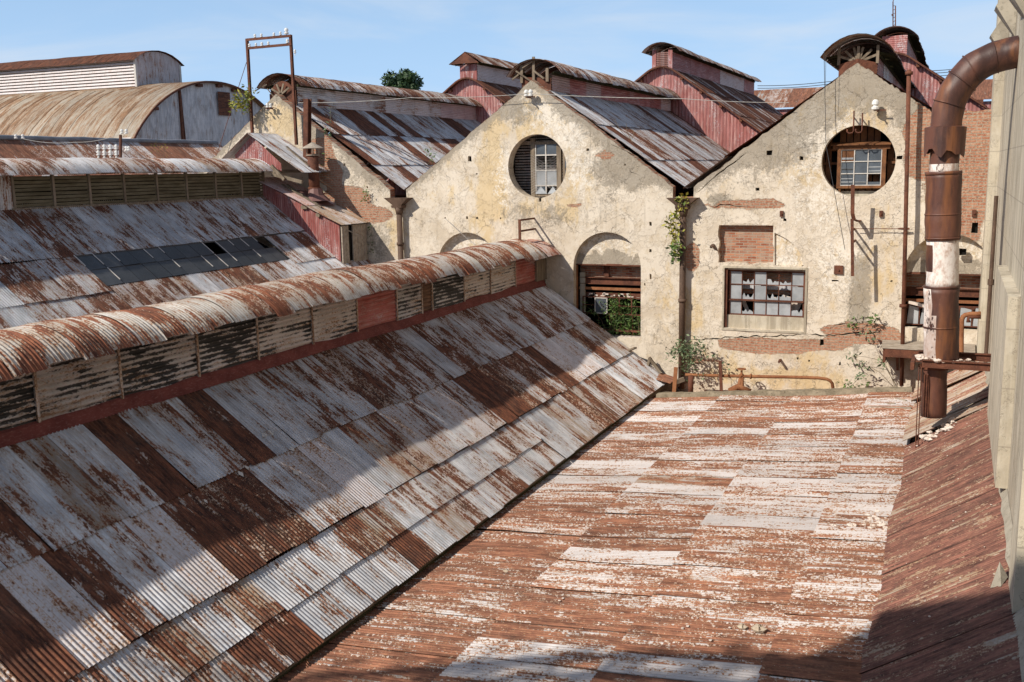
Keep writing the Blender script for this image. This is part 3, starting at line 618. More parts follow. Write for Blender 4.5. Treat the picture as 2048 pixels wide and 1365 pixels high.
strip_roof(mb, P2, 9, 31.6, [(dr[0], dr[1])], .74, lambda ri, y, x, z, R: fD(0, y, x, z, R), 8, 3, seed=51, sag=.04)
for ya, yb in ((9, SKY0), (SKY1, 31.95)): strip_roof(mb, P2, ya, yb, [(dr[1], dr[3])], .74, lambda ri, y, x, z, R: fD(1, y, x, z, R), 8, 3, seed=52, sag=.03, base='align')
strip_roof(mb, P2, 9, 31.95, [(dr[2] + .03, dr[5])], .74, lambda ri, y, x, z, R: fD(2, y, x, z, R), 8, 3, seed=53, sag=.03, jag=.05)
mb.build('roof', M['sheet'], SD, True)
mb = MB(); strip_roof(mb, [(-24.2, -.68), (-29.2, -4.28)], 9, 31.9, [(0, 3), (3, 6.16)], .76, lambda ri, y, x, z, R: (TONE[R.choice('rgwso')], 0, R.random()), 3, 1, flip=True, seed=54)
mb.build('roof', M['sheet'], SD, True)
mb = MB(); mb.box(-29, -18.9, 9, 31.9, -12, -4.5); mb.build('wall', M['brick'], SD)
sk = MB(); sk.bar((dx[1] + .02, SKY0, zD(dx[1]) + .0), (dx[1] + .02, SKY1, zD(dx[1]) + .0), .05, .04)
xm = (dx[1] + dx[2]) / 2
sk.bar((xm, SKY0, zD(xm) + .01), (xm, SKY1, zD(xm) + .01), .03, .02)
NP = 13; pw = (SKY1 - SKY0) / NP
for i in range(NP + 1):
    y = SKY0 + i * pw; sk.bar((dx[1], y, zD(dx[1]) - .0), (dx[2], y, zD(dx[2]) - .0), .022, .03)
skf = sk.build('skylight', M['darkwire'], SD)
for i in range(NP):
    for h in range(2):
        if (i, h) in ((8, 0), (12, 0)): continue
        x0 = dx[1] + .01 if h == 0 else xm + .01; x1 = xm - .01 if h == 0 else dx[2] + .03; y0 = SKY0 + i * pw + .02; y1 = y0 + pw - .035
        if (i, h) == (12, 1): y1 -= .1
        q = MB(); dz = .012 + rnd() * .012; r4 = (rnd(), rnd(), 0, 0)
        q.quad((x0, y0, zD(x0) + dz), (x1, y0, zD(x1) + dz), (x1, y1, zD(x1) + dz + rnd() * .012), (x0, y1, zD(x0) + dz), r=r4)
        o = q.build('pane', M['skyglass'] if rnd() < .75 else M['roofglass'], skf)
q = MB()
for i in range(NP):
    for h in range(2):
        if rnd() < .62: x0 = dx[1] if h == 0 else xm; x1 = x0 + .55 * ru(.4, .95); y = SKY0 + i * pw + ru(-.01, .01); q.bar((x0, y, zD(x0) + .035), (x1, y, zD(x1) + .035), .028, .012)
q.build('putty_line', M['whitebar'], skf)
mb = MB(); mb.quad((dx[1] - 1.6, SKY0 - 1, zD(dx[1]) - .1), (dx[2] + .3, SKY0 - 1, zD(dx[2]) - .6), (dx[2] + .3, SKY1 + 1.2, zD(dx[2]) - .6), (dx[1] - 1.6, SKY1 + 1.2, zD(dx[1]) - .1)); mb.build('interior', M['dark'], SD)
arcD = arc_pts(-24.0, .98, 0.06, .44, 12)
mb = MB(); strip_roof(mb, arcD, 9, 30.4, [(0, profile_fn(arcD)[1])], .7, lambda ri, y, x, z, R: (TONE[R.choice('gmrcmoc')], 0, R.random()), 8, 12, seed=61, sag=.05, lift=0, lapz=.01)
mb.build('lantern_roof', M['sheet'], SD, True)
pos_ = [19.5, 20.84, 22.14, 23.49, 24.88, 26.24, 27.67, 29.05, 30.32]
for i in range(8):
    y0, y1 = pos_[i] + .05, pos_[i + 1] - .03; mb = MB()
    for k in range(8):
        z = -.80 + k * .106; tl = ru(-.01, .01)
        mb.hexa([(-23.60, y0, z + .03), (-23.47, y0, z - .02), (-23.47, y1, z - .02 + tl), (-23.60, y1, z + .03 + tl), (-23.60, y0, z + .05), (-23.455, y0, z + .065), (-23.455, y1, z + .065 + tl), (-23.60, y1, z + .05 + tl)])
    mb.build('louvre_panel', M['louvre'], SD)
mb = MB()
for y in pos_: mb.box(-23.52, -23.44, y - .04, y + .04, -.86, .06)
mb.box(-23.55, -23.43, 19.4, 30.35, -.93, -.83); mb.build('post', M['wood'], SD)
mb = MB(); vwall(mb, 9, 19.45, lambda u: -.9, lambda u: .08, -23.46, lambda R, x: (TONE[R.choice('csg')], 0, .3), swap=True, out=1); mb.build('side_panel', M['sheet'], SD, True)
mb = MB(); mb.box(-24.5, -23.62, 9, 30.3, -.9, .02); mb.build('lantern_core', M['dark'], SD)

# ================================================================== 5. red infill house between the louvred lantern and the first gable
DR = empty('red_infill', (-21.8, 31, -4), 'red corrugated infill shed with a small tin gable stepping down beside the cracked gable wall', 'shed')
Yd = 30.25
def redt(R, x): return ((.22, 0, .1, 0), 1.0, .3 + R.random() * .3)
mb = MB()
vwall(mb, -23.5, -20.2, lambda u: zD(u) - .05, lambda u: -.32 - .47 * (u + 23.5), Yd, redt, nz=3, pitch=.09, seed=4)
mb.build('wall', M['redsheet'], DR, True)
mb = MB(); vwall(mb, -24.75, -22.7, lambda u: .05, lambda u: min(1.36 - .82 * (u + 23.95), 1.36 + .82 * (u + 23.95)), Yd + .15, redt, nz=2, pitch=.09, seed=5)
mb.build('gable_end', M['redsheet'], DR, True)
mb = MB(); strip_roof(mb, [(-23.95, 1.46), (-21.62, -.02 )], Yd - .12, 31.95, [(0, 2.76)], .62, lambda ri, y, x, z, R: (TONE['g'] if R.random() < .5 else TONE['s'], 0, .1), 6, 4, seed=71, sag=.03, base='align')
strip_roof(mb, [(-23.95, 1.46), (-26.0, -.05)], Yd - .12, 31.95, [(0, 2.5)], .62, lambda ri, y, x, z, R: (TONE['g'], 0, .1), 6, 3, flip=True, seed=72, sag=.02, base='align')
mb.build('upper_roof', M['sheet'], DR, True)
mb = MB(); strip_roof(mb, [(-23.75, -.16), (-20.0, -1.90)], Yd - .18, 31.98, [(0, 2.5), (2.3, 4.14)], .66, lambda ri, y, x, z, R: ((.35, .7, .3 + .8 * ri, 0), .35 if ri == 0 else 0, .7), 6, 5, seed=73, sag=.05, base='align')
mb.build('lower_roof', M['sheet'], DR, True)
mb = MB(); mb.poly([(-20.16, Yd + .03, -3.2), (-20.16, Yd + .45, -3.2), (-20.16, Yd + .45, -1.95), (-20.16, Yd + .03, -1.9)])
for i in range(5): mb.box(-20.16, -20.11 + .01 * (i % 2), Yd + .02 + i * .085, Yd + .10 + i * .085, -3.3, -1.92)
for i in range(9): mb.box(-20.16, -20.11 + .012 * (i % 2), Yd + .72 + i * .105, Yd + .82 + i * .105, -3.3 + rnd() * .04, -1.92)
mb.bar((-20.15, Yd + .3, -2.05), (-19.75, Yd + .75, -2.35), .1, .03)
mb.build('end_boards', M['plank'], DR)
mb = MB(); mb.quad((-20.2, Yd + .1, -3.3), (-20.2, 31.95, -3.3), (-20.2, 31.95, -1.95), (-20.2, Yd + .1, -1.95)); mb.build('doorway', M['dark'], DR)
mb = MB()
for a, b in (((-22.95, Yd - .1, .25), (-22.4, Yd - .1, -.25)), ((-22.9, Yd - .05, .05), (-22.6, 31.5, .05)), ((-23.0, Yd, -.05), (-21.7, Yd, -.35)), ((-21.75, Yd - .05, -1.25), (-21.5, Yd - .05, -1.25)), ((-21.1, Yd - .07, -1.5), (-20.95, Yd - .07, -1.55))): mb.bar(a, b, .09, .12)
for a, b in (((-23.0, 30.8, -.42), (-21.2, 30.65, -1.27)), ((-22.9, 30.95, -.44), (-21.4, 30.7, -1.17)), ((-23.0, 31.2, .96), (-21.9, 31.0, .22))): mb.bar(a, b, .09, .03)
mb.build('loose_timber', M['wood'], DR)
mb = MB(); mb.poly([(-22.7, 30.9, -.62), (-21.4, 30.75, -1.2), (-21.25, 31.6, -1.25), (-22.3, 31.7, -.72), ], t=(.5, 0, 0, 0), r=(.5, .5, 1, .1)); mb.lathe((-21.8, 31.2, -1.05), [(.55, 0), (.3, .22), (.24, .45)], 10, t=(.4, 0, 0, 0), r=(.5, .5, .9, .15)); mb.build('pipe_collar', M['redsheet'], DR)

SP = empty('stove_pipe', (-21.85, 31.1, -.8), 'short rusty stove pipe with conical tin cap standing on the red infill roof', 'stove pipe')
mb = MB(); mb.tube([(-21.85, 31.2, -.85), (-21.85, 31.2, .66)], .2, 14); mb.tube([(-21.85, 31.2, -.62), (-21.85, 31.2, -.56)], .24, 14); mb.build('pipe', M['rustiron'], SP, True)
mb = MB(); mb.lathe((-21.85, 31.2, .86), [(.42, 0), (.4, .02), (.02, .22)], 18); 
for k in range(4): a = k * 1.57 + .5; mb.bar((-21.85 + .19 * math.cos(a), 31.2 + .19 * math.sin(a), .6), (-21.85 + .24 * math.cos(a), 31.2 + .24 * math.sin(a), .88), .02, .03)
mb.tube([(-21.85, 31.2, .60), (-21.85, 31.2, .63)], .25, 14)
mb.build('cap', M['plank'], SP)
mb = MB(); a = onY(615, 198, 31.6); b = onY(614, 330, 31.6); mb.ibeam(b, a, .2, .24, .03, (0, 1, 0)); tag(mb.build('steel_column', M['rustiron']), 'short upright rusty steel beam behind the stove pipe', 'steel beam')

# ================================================================== 6. insulators
def insul_mb(mb, c, s=1.0, axis=(0, 0, 1), seg=10):
    mb.lathe(c, [(.028 * s, 0), (.055 * s, .01 * s), (.058 * s, .04 * s), (.032 * s, .055 * s), (.032 * s, .07 * s), (.052 * s, .08 * s), (.05 * s, .12 * s), (.025 * s, .15 * s)], seg, axis)
FR = empty('insulator_gantry', (-24, 31.7, 1.2), 'tall thin rusty portal frame with two crossbars of white insulators above the left gable', 'wire frame')
Yf = 31.75
p1, p2, q1, q2 = onY(494, 78, Yf), onY(505, 272, Yf), onY(581, 70, Yf), onY(593, 290, Yf)
for a, b in ((p2, p1), (q2, q1)):
    mb = MB(); mb.ibeam(a, b, .09, .10, .018, (0, 1, 0)); mb.build('post', M['rustiron'], FR)
for (a, b) in (((494, 80), (582, 72)), ((496, 97), (583, 89))):
    mb = MB(); mb.bar(onY(*a, Yf - .05), onY(*b, Yf - .05), .05, .09); mb.build('crossbar', M['rustiron'], FR)
ins0 = None
for (px, py, s) in ((510, 76, .9), (523, 75, .9), (548, 73, .9), (561, 71, .9), (573, 69, 1.5), (499, 95, .9), (512, 93, .8), (524, 93, 1.), (537, 91, .9), (575, 87, 1.), (590, 107, .9)):
    p = onY(px, py, Yf - .05); mb = MB(); insul_mb(mb, (p.x, p.y, p.z), s); mb.bar((p.x, p.y, p.z - .08), (p.x, p.y, p.z), .02, .02)
    mb.build('insulator', M['porcelain'], FR)
mb = MB(); mb.tube([onY(493, 125, Yf), onY(433, 312, Yf)], .012, 5); mb.build('stay_wire', M['rustiron'], FR)
RK = empty('insulator_rack', (-26.5, 24, .4), 'small steel rack holding a double row of white insulators behind the louvred lantern', 'insulator rack')
Yr = 25.5
mb = MB(); mb.bar(onY(241, 325, Yr), onY(241, 270, Yr), .07, .07, (0, 1, 0)); mb.bar(onY(194, 300, Yr), onY(241, 300, Yr), .03, .05); mb.bar(onY(194, 312, Yr), onY(241, 312, Yr), .03, .05)
mb.bar(onY(192, 325, Yr), onY(205, 312, Yr), .03, .03); mb.bar(onY(205, 312, Yr), onY(217, 327, Yr), .03, .03); mb.bar(onY(194, 300, Yr), onY(194, 314, Yr), .03, .03, (0, 1, 0)); mb.build('rack', M['rustiron'], RK)
for i in range(4):
    for py in (300, 312):
        p = onY(197 + i * 12, py, Yr - .03); mb = MB(); insul_mb(mb, tuple(p), 1.15); insul_mb(mb, (p.x, p.y, p.z - .13), .8); mb.build('insulator', M['porcelain'], RK)
for px, py in ((244, 268), (253, 268), (253, 302), (258, 302)):
    p = onY(px, py, Yr); mb = MB(); insul_mb(mb, tuple(p), 1.0); mb.bar((p.x - .1, p.y, p.z), (p.x, p.y, p.z), .02, .02); mb.build('insulator', M['porcelain'], RK)
for i, (px, py) in enumerate(((32, 278), (46, 278))):
    p = onY(px, py, 27.5); mb = MB(); insul_mb(mb, tuple(p), 1.1); tag(mb.build('ridge_insulator', M['porcelain']), ['leftmost white insulator standing on the low roof ridge', 'second white insulator from the left edge on the low roof ridge'][i], 'insulator', 'insulators on the low roof ridge')
# ------------------------------------------------------------------ plastered gable walls
def inside(p, poly):
    x, y = p; c = False; j = len(poly) - 1
    for i in range(len(poly)):
        xi, yi = poly[i]; xj, yj = poly[j]
        if (yi > y) != (yj > y) and x < (xj - xi) * (y - yi) / (yj - yi) + xi: c = not c
        j = i
    return c
def wall_mesh(mb, outline, holes, Y, maskfn, g=.14, rough=.018):
    pts = []; edges = []
    def loop(P):
        n0 = len(pts)
        for p in P: pts.append(Vector(p))
        for i in range(len(P)): edges.append((n0 + i, n0 + (i + 1) % len(P)))
    def dens(P, d=.16):
        o = []
        for i in range(len(P)):
            a = Vector(P[i]); b = Vector(P[(i + 1) % len(P)]); n = max(1, int((b - a).length / d))
            for k in range(n): q = a.lerp(b, k / n); o.append((q.x, q.y))
        return o
    ol = dens(outline); loop(ol)
    for h in holes: loop(h)
    x0 = min(p[0] for p in ol); x1 = max(p[0] for p in ol); z0 = min(p[1] for p in ol); z1 = max(p[1] for p in ol)
    nb = len(pts); R = random.Random(3)
    grid = {}
    for p in pts: grid[(int(p.x / .07), int(p.y / .07))] = 1
    z = z0 + g / 2
    while z < z1:
        x = x0 + g / 2
        while x < x1:
            q = (x + R.uniform(-.03, .03), z + R.uniform(-.03, .03)); k = (int(q[0] / .07), int(q[1] / .07))
            if inside(q, ol) and not any((k[0] + a, k[1] + b) in grid for a in (-1, 0, 1) for b in (-1, 0, 1)): pts.append(Vector(q))
            x += g
        z += g
    r = delaunay_2d_cdt(pts, edges, [], 0, 1e-5)
    V, Fc = r[0], r[2]; n0 = len(mb.v); bnd = set(); 
    for v in V:
        dY = rough * mnoise.noise((v.x * 1.1, v.y * 1.1, 5)) * 1.6
        mb.v.append((v.x, Y + dY, v.y))
    mb.vm = mb.vm or []
    for v in V: mb.vm.append(maskfn(v.x, v.y))
    for f in Fc:
        c = ((V[f[0]].x + V[f[1]].x + V[f[2]].x) / 3, (V[f[0]].y + V[f[1]].y + V[f[2]].y) / 3)
        if not inside(c, ol) or any(inside(c, h) for h in holes): continue
        a, b, d = [V[i] for i in f]
        if (b.x - a.x) * (d.y - a.y) - (b.y - a.y) * (d.x - a.x) > 0: f = (f[0], f[1], f[2])
        else: f = (f[0], f[2], f[1])
        mb.face(tuple(n0 + i for i in f))
    return ol
def reveal(mb, loop, Y, depth, mask=(0, .2, .2, 0)):
    n = len(loop)
    for i in range(n):
        a, b = loop[i], loop[(i + 1) % n]
        k = len(mb.v); ya = .018 * 1.6 * mnoise.noise((a[0] * 1.1, a[1] * 1.1, 5)); yb = .018 * 1.6 * mnoise.noise((b[0] * 1.1, b[1] * 1.1, 5))
        mb.v += [(a[0], Y + ya, a[1]), (b[0], Y + yb, b[1]), (b[0], Y + depth, b[1]), (a[0], Y + depth, a[1])]
        if mb.vm is not None: mb.vm += [mask] * 4
        mb.face((k, k + 1, k + 2, k + 3))
def circle(cx, cz, r, n=48, rz=None): return [(cx + r * math.cos(2 * math.pi * i / n), cz + (rz or r) * math.sin(2 * math.pi * i / n)) for i in range(n)]
def arch(cx, half, spring, bottom, n=20): return [(cx - half, bottom), (cx + half, bottom), (cx + half, (bottom + spring) / 2), (cx + half, spring)] + [(cx + half * math.cos(math.pi * i / n), spring + half * math.sin(math.pi * i / n)) for i in range(1, n)] + [(cx - half, spring), (cx - half, (bottom + spring) / 2)]
def rect(x0, z0, x1, z1): return [(x0, z0), (x1, z0), (x1, z1), (x0, z1)]
def crack(pix, w=.02, seed=1, jit=.03):
    R = random.Random(seed); P = []
    for i in range(len(pix) - 1):
        a = Vector(XZ(*pix[i])); b = Vector(XZ(*pix[i + 1])); n = max(1, int((b - a).length / .12))
        for k in range(n): q = a.lerp(b, k / n); P.append((q.x + R.uniform(-jit, jit) * .4, q.y + R.uniform(-jit, jit)))
    P.append(tuple(XZ(*pix[-1]))); up = []; lo = []
    for i, p in enumerate(P):
        e = min(1, i / 2, (len(P) - 1 - i) / 2) if 0 < i < len(P) - 1 else 0
        ww = w * (.35 + R.random()) * max(e, .12); up.append((p[0], p[1] + ww)); lo.append((p[0], p[1] - ww))
    return lo + up[::-1]
def hole_at(px, py, w=.1, h=.1):
    x, z = XZ(px, py); R = random.Random(int(px * 7 + py)); return [(x - w / 2 + R.uniform(-.02, .02), z - h / 2), (x + w / 2, z - h / 2 + R.uniform(-.02, .02)), (x + w / 2 + R.uniform(-.02, .02), z + h / 2), (x - w / 2, z + h / 2 + R.uniform(-.02, .02))]
BLOBS = []  # (x, z, rx, rz, channel, strength)
def blob(px, py, rx, ry, ch, s=1.):
    x, z = XZ(px, py); BLOBS.append((x, z, rx / 53., ry / 58., ch, s))
for b in [(640,320,35,45,0,1.1),(690,400,60,30,0,.9),(740,430,50,18,0,1.),(665,350,25,30,0,.8),(560,240,55,40,2,1.1),(620,300,30,60,1,.6),(700,360,60,50,1,.5),(790,470,22,60,2,.8),(760,480,30,50,1,.7),
          (1060,240,55,45,2,.9),(1040,225,35,25,1,.8),(985,320,28,80,2,1.2),(975,430,35,60,2,1.2),(1010,360,25,70,3,.9),(1075,215,60,40,3,.9),(1160,330,35,60,3,1.),(1130,240,40,40,3,.7),(1150,350,30,80,2,.7),(1060,430,60,30,1,.6),(1080,420,60,25,2,.8),(1230,320,60,60,1,.55),(1270,340,60,35,1,.6),(1180,430,70,30,1,.35),(1155,200,45,40,1,.7),(1330,440,40,110,3,.3),(1390,620,30,60,2,.5),(1340,600,25,70,2,.6),(1210,310,18,8,0,.9),(1150,412,14,6,0,.8),
          (1480,320,100,50,1,.55),(1560,250,80,60,1,.7),(1640,190,60,50,1,.75),(1700,180,60,30,1,.4),(1790,200,50,40,1,.6),(1830,250,30,60,1,.3),(1620,330,60,80,3,.8),(1600,300,50,60,2,.7),(1700,230,50,40,2,.8),(1720,200,30,30,3,.6),(1640,240,45,45,3,.8),(1560,560,20,40,2,.4),(1670,480,60,80,3,.6),(1760,520,60,100,2,.5),(1720,600,16,90,1,1.1),(1690,560,40,60,3,.5),(1480,410,60,9,0,.75),(1540,408,22,7,0,.9),(1440,400,20,10,1,.9),
          (1525,692,74,14,0,1.35),(1730,672,62,16,0,.75),(1720,660,60,14,0,.6),(1640,690,50,10,0,.8),(1545,600,30,60,3,.3),(1560,760,90,20,2,.9),(1620,740,60,40,2,.6),(1440,740,40,40,2,.6),
          (1920,330,60,110,0,.62),(1900,260,60,50,0,.66),(1845,262,26,28,0,.75),(1835,320,24,30,0,.6),(1925,420,30,60,0,.55),(1930,480,25,20,0,.4),(1385,515,12,26,0,1.2),(1400,720,40,8,0,.7)]: blob(*b)
def maskfn_for(xc, apex):
    def fn(x, z):
        m = [0, 0, 0, 0]
        for (bx_, bz, rx, rz, ch, s) in BLOBS:
            d = ((x - bx_) / rx) ** 2 + ((z - bz) / rz) ** 2
            if d < 2.6: m[ch] += s * max(0, 1 - d * .45) if ch else s * max(0, min(1, 1.6 - d))
        dtop = (apex - .71 * abs(x - xc)) - z        # distance below the coping
        if x > -.85: dtop = 1.4 - z
        m[1] += max(0, 1 - dtop / .75) * .75 + max(0, 1 - dtop / .22) * .9
        if dtop < .12: m[0] += .45
        if z < -6.4: m[1] += (-6.4 - z) * .4
        return tuple(min(1.4, v) for v in m)
    return fn

def coping(mb, line, Y, depth):
    for i in range(len(line) - 1):
        a, b = line[i], line[i + 1]; k = len(mb.v); j = lambda p: .03 * mnoise.noise((p[0] * 4, p[1] * 4, 9))
        mb.v += [(a[0], Y - .0, a[1]), (b[0], Y - .0, b[1]), (b[0], Y + depth, b[1] + .02 + j(b)), (a[0], Y + depth, a[1] + .02 + j(a))]
        if mb.vm is not None: mb.vm += [(.9, 1.2, 0, 0)] * 4
        mb.face((k, k + 1, k + 2, k + 3))
        k = len(mb.v); mb.v += [(a[0], Y + depth, a[1] + .02 + j(a)), (b[0], Y + depth, b[1] + .02 + j(b)), (b[0], Y + depth, b[1] - .6), (a[0], Y + depth, a[1] - .6)]
        mb.vm += [(.6, .9, 0, 0)] * 4; mb.face((k, k + 1, k + 2, k + 3))
def gable_outline(xl, xr, xc, apex, zc, notch=.33, zv=-1.02, jag=.035, seed=1, right_level=None, clipl=None):
    R = random.Random(seed); top = []
    n = 34; pl = xl + notch
    for i in range(n + 1):
        x = pl + (xc - pl) * i / n; z = zc + (apex - zc) * i / n; top.append((x, z + (R.uniform(-jag, jag) if 0 < i < n else 0)))
    if right_level is None:
        pr = xr - notch
        for i in range(1, n + 1):
            x = xc + (pr - xc) * i / n; z = apex + (zc - apex) * i / n; top.append((x, z + (R.uniform(-jag, jag) if i < n else 0)))
    else:
        xk, zk = right_level
        for i in range(1, n + 1):
            x = xc + (xk - xc) * i / n; z = apex + (zk - apex) * i / n; top.append((x, z + R.uniform(-jag, jag)))
        for i in range(1, 16):
            x = xk + (xr - xk) * i / 15; top.append((x, zk + R.uniform(-.06, .03)))
    return top
Yf0 = 32.0
def window_grid(mb, x0, x1, z0, z1, nx, nz, Y, w=.03, d=.04, edge=None, skip=()):
    e = edge or w
    for i in range(nx + 1):
        ww = e if i in (0, nx) else w; x = x0 + (x1 - x0) * i / nx
        if ('x', i) not in skip: mb.box(x - ww / 2, x + ww / 2, Y - d / 2, Y + d / 2, z0, z1)
    for j in range(nz + 1):
        ww = e if j in (0, nz) else w; z = z0 + (z1 - z0) * j / nz
        if ('z', j) not in skip: mb.box(x0, x1, Y - d / 2 - .003, Y + d / 2 + .003, z - ww / 2, z + ww / 2)
def ridge_lantern(root, cx, half, zb, zt, Y0, Y1, roof_half, rise, tones, kind='arch', front=None, seed=1, fover=.35, wrap=1.0, ze=None):
    """side walls with horizontal sheets, front board, curved or pitched cap"""
    R = random.Random(seed); ze = zt if ze is None else ze
    y = Y0; sw = (Y1 - Y0) / len(tones)
    for s in (1, -1):
        for i, t in enumerate(tones if s > 0 else tones[:1]):
            a, b = (Y0 + sw * i, Y0 + sw * (i + 1)) if s > 0 else (Y0, Y1)
            mb = MB(); red = 0
            if isinstance(t, str) and t[0] == 'D': tt = (.35, .3, .1, 0); red = 1; 
            elif t == 'P': tt = (.2, .9, .15, .1); red = .45
            else: tt = TONE[t]
            hpanel(mb, cx + s * (half + .008 * (i % 2)), a, b + .01, zb - .55 if s < 0 else zb - .15, zt, tt, (R.random(), R.random(), red, R.random() * .2), .085, .012, 5, s, ny=2)
            mb.build('side_panel', M['redsheet'], root, True)
    if kind == 'arch': pts = arc_pts(cx, roof_half, ze, rise, 12)
    else: pts = None
    mb = MB()
    if pts: strip_roof(mb, pts, Y0 - fover, Y1 + .2, [(0, profile_fn(pts)[1])], .7, lambda ri, y, x, z, R: (TONE[R.choice('ormsoO')], 0, R.random()), 5, 10, seed=seed + 5, sag=.06, jag=.03, lift=0, lapz=.01)
    else:
        for s in (1, -1): strip_roof(mb, [(cx, ze + rise), (cx + s * roof_half, ze)], Y0 - fover, Y1 + .2, [(0, math.hypot(roof_half, rise))], .7, lambda ri, y, x, z, R: (TONE[R.choice('Oomo')], 0, R.random()), 5, 3, seed=seed + 5, sag=.04, flip=(s < 0))
    mb.build('lantern_roof', M['sheet'], root, True)
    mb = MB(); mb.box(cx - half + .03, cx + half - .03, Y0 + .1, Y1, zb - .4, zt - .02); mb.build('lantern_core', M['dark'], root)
    mb = MB()   # eaves timber and soot-black rafter ends under the cap
    for s in (1, -1):
        mb.bar((cx + s * (half + .03), Y0, zt + .05), (cx + s * (half + .03), Y1, zt + .05), .06, .1)
        yy = Y0 + .2
        while yy < Y1: mb.bar((cx + s * half, yy, zt + .12), (cx + s * (roof_half - .05), yy, ze + .03), .05, .07); yy += .55
    mb.build('rafter', M['moss'], root)
def plane_roof(mb, cx, s, dx0, z0, dx1, m, Y0, Y1, rowlen, sw, tone, per=5, seed=1, **k):
    P = [(cx + s * dx0, z0), (cx + s * dx1, z0 - m * (dx1 - dx0))]; L = (dx1 - dx0) * math.sqrt(1 + m * m)
    rows = []; a = 0
    for r_ in rowlen: rows.append((a, min(L, a + r_))); a += r_
    strip_roof(mb, P, Y0, Y1, rows, sw, tone, per, 2, flip=(s < 0), seed=seed, **k)
def tR(choices):
    def f(ri, y, x, z, R):
        t = TONE[R.choice(choices)]; return ((t[0] + .05, t[1], t[2], 0), 0, R.random() * .5)
    return f
BLACKH = [] 
def bay(name_label, xl, xr, xc, apex, holes, deep, cat_label, seed, lant, roof_choice, right_level=None, zc=-.68, xr_wall=None):
    root = empty('gabled_factory_bay', (xc, 36, -12), cat_label, 'factory building')
    top = gable_outline(xl, xr_wall or xr, xc, apex, zc, seed=seed, right_level=right_level)
    ol = [(xl, -8.2)] + [((xr_wall or xr), -8.2)]
    if right_level is None: ol += [(xr, -1.02), (xr - .33, -1.02)]
    ol += top[::-1]; ol += [(xl + .33, -1.02), (xl, -1.02)]
    mb = MB(); fn = maskfn_for(xc, apex); loops = [h[0] for h in holes]
    o2 = wall_mesh(mb, ol, loops, Yf0, fn)
    for h, d in holes: reveal(mb, h, Yf0, d)
    coping(mb, top, Yf0, .34)
    coping(mb, [(xl, -1.02), (xl + .33, -1.02), (xl + .33, zc)], Yf0, .34)
    if right_level is None: coping(mb, [(xr - .33, zc), (xr - .33, -1.02), (xr, -1.02)], Yf0, .34)
    for h, d in holes:
        if d == .07: mb.vm += [(0, .1, .7, .8)] * len(h); mb.poly([(x, Yf0 + d, z) for x, z in h])
        elif d < .2: mb.vm += [(0, 0, 0, 0)] * len(h); mb.poly([(x, Yf0 + d, z) for x, z in h], mi=1)
    w = mb.build('gable_wall', [M['plaster'], M['dark']], root, False)
    for s in (1, -1):
        mb = MB()
        plane_roof(mb, xc, s, .5, 2.60 if s > 0 else 2.60, 5.28, .70, 32.3, 48.15, [2.1, 2.1, 3], .74 if s > 0 else 1.5, tR(roof_choice), 5 if s > 0 else 3, seed=seed + 80 + s, sag=.03)
        mb.build('roof', M['sheet'], root, True)
    mb = MB(); mb.box(xl + .1, min(xr, .9) - .1, 34.2, 48, -12, -1.3); mb.build('wall', M['brick'], root)
    return root

# --- holes
small1 = [hole_at(*p) for p in ((689,330,.09,.09), (735,375,.08,.08))]
round1 = circle(-13.24, .06, 1.08); archR = arch(-10.73, 1.2, -3.36, -5.75); archL = arch(-16.0, 1.2, -3.42, -5.75)
small2 = [hole_at(*p) for p in ((940,318,.14,.17),(934,436,.09,.09),(954,436,.08,.08),(1001,437,.07,.07),(953,348,.05,.05),(1175,300,.07,.07),(1250,330,.05,.05),(1301,448,.09,.12),(1301,502,.08,.1),(1301,554,.07,.16),(1290,569,.05,.07),(1080,400,.08,.13),(890,436,.05,.06))]
cr2 = [crack(p, .012, i) for i, p in enumerate([[(1218,286),(1240,297),(1262,307)],[(1255,330),(1262,345),(1280,352)]])]
round3 = circle(-2.80, .04, 1.06); _R = random.Random(5); niche1 = [(-6.95, -3.10)] + [(-6.95 + .143 * i, -3.10 + _R.uniform(-.05, .03)) for i in range(1, 12)] + [(-5.24 + _R.uniform(-.01, .09), -3.08 + .12 * i) for i in range(0, 6)] + [(-5.24, -2.3), (-5.24, -1.90), (-6.95, -1.90)] + [(-6.95 + _R.uniform(-.05, .03), -2.1 - .16 * i) for i in range(0, 6)]; niche2 = rect(-6.74, -5.22, -4.22, -3.27); arch3 = arch(-.16, 1.2, -3.30, -4.95)
small3 = [hole_at(*p) for p in ((1538,306,.17,.15),(1603,317,.11,.1),(1515,379,.13,.09),(1799,315,.15,.1),(1563,428,.08,.16),(1422,494,.08,.09),(1644,686,.12,.2),(1595,717,.06,.07),(1618,722,.05,.06),(1680,728,.05,.12),(1783,563,.05,.05),(1605,532,.04,.05),(1570,440,.1,.07),(1925,505,.2,.2),(1670,562,.2,.05),(1950,456,.16,.3))]
cr3 = [crack(p, w, i + 9) for i, (p, w) in enumerate([([(1378,681),(1450,676),(1530,673),(1603,670)], .022), ([(1612,668),(1650,672),(1700,668),(1768,666)], .026), ([(1655,660),(1672,651),(1700,647)], .018), ([(1707,640),(1730,635),(1765,642)], .018), ([(1388,390),(1400,382),(1418,362),(1440,345),(1470,325),(1495,305)], .022), ([(1418,420),(1440,410),(1470,412),(1500,415)], .018)])]

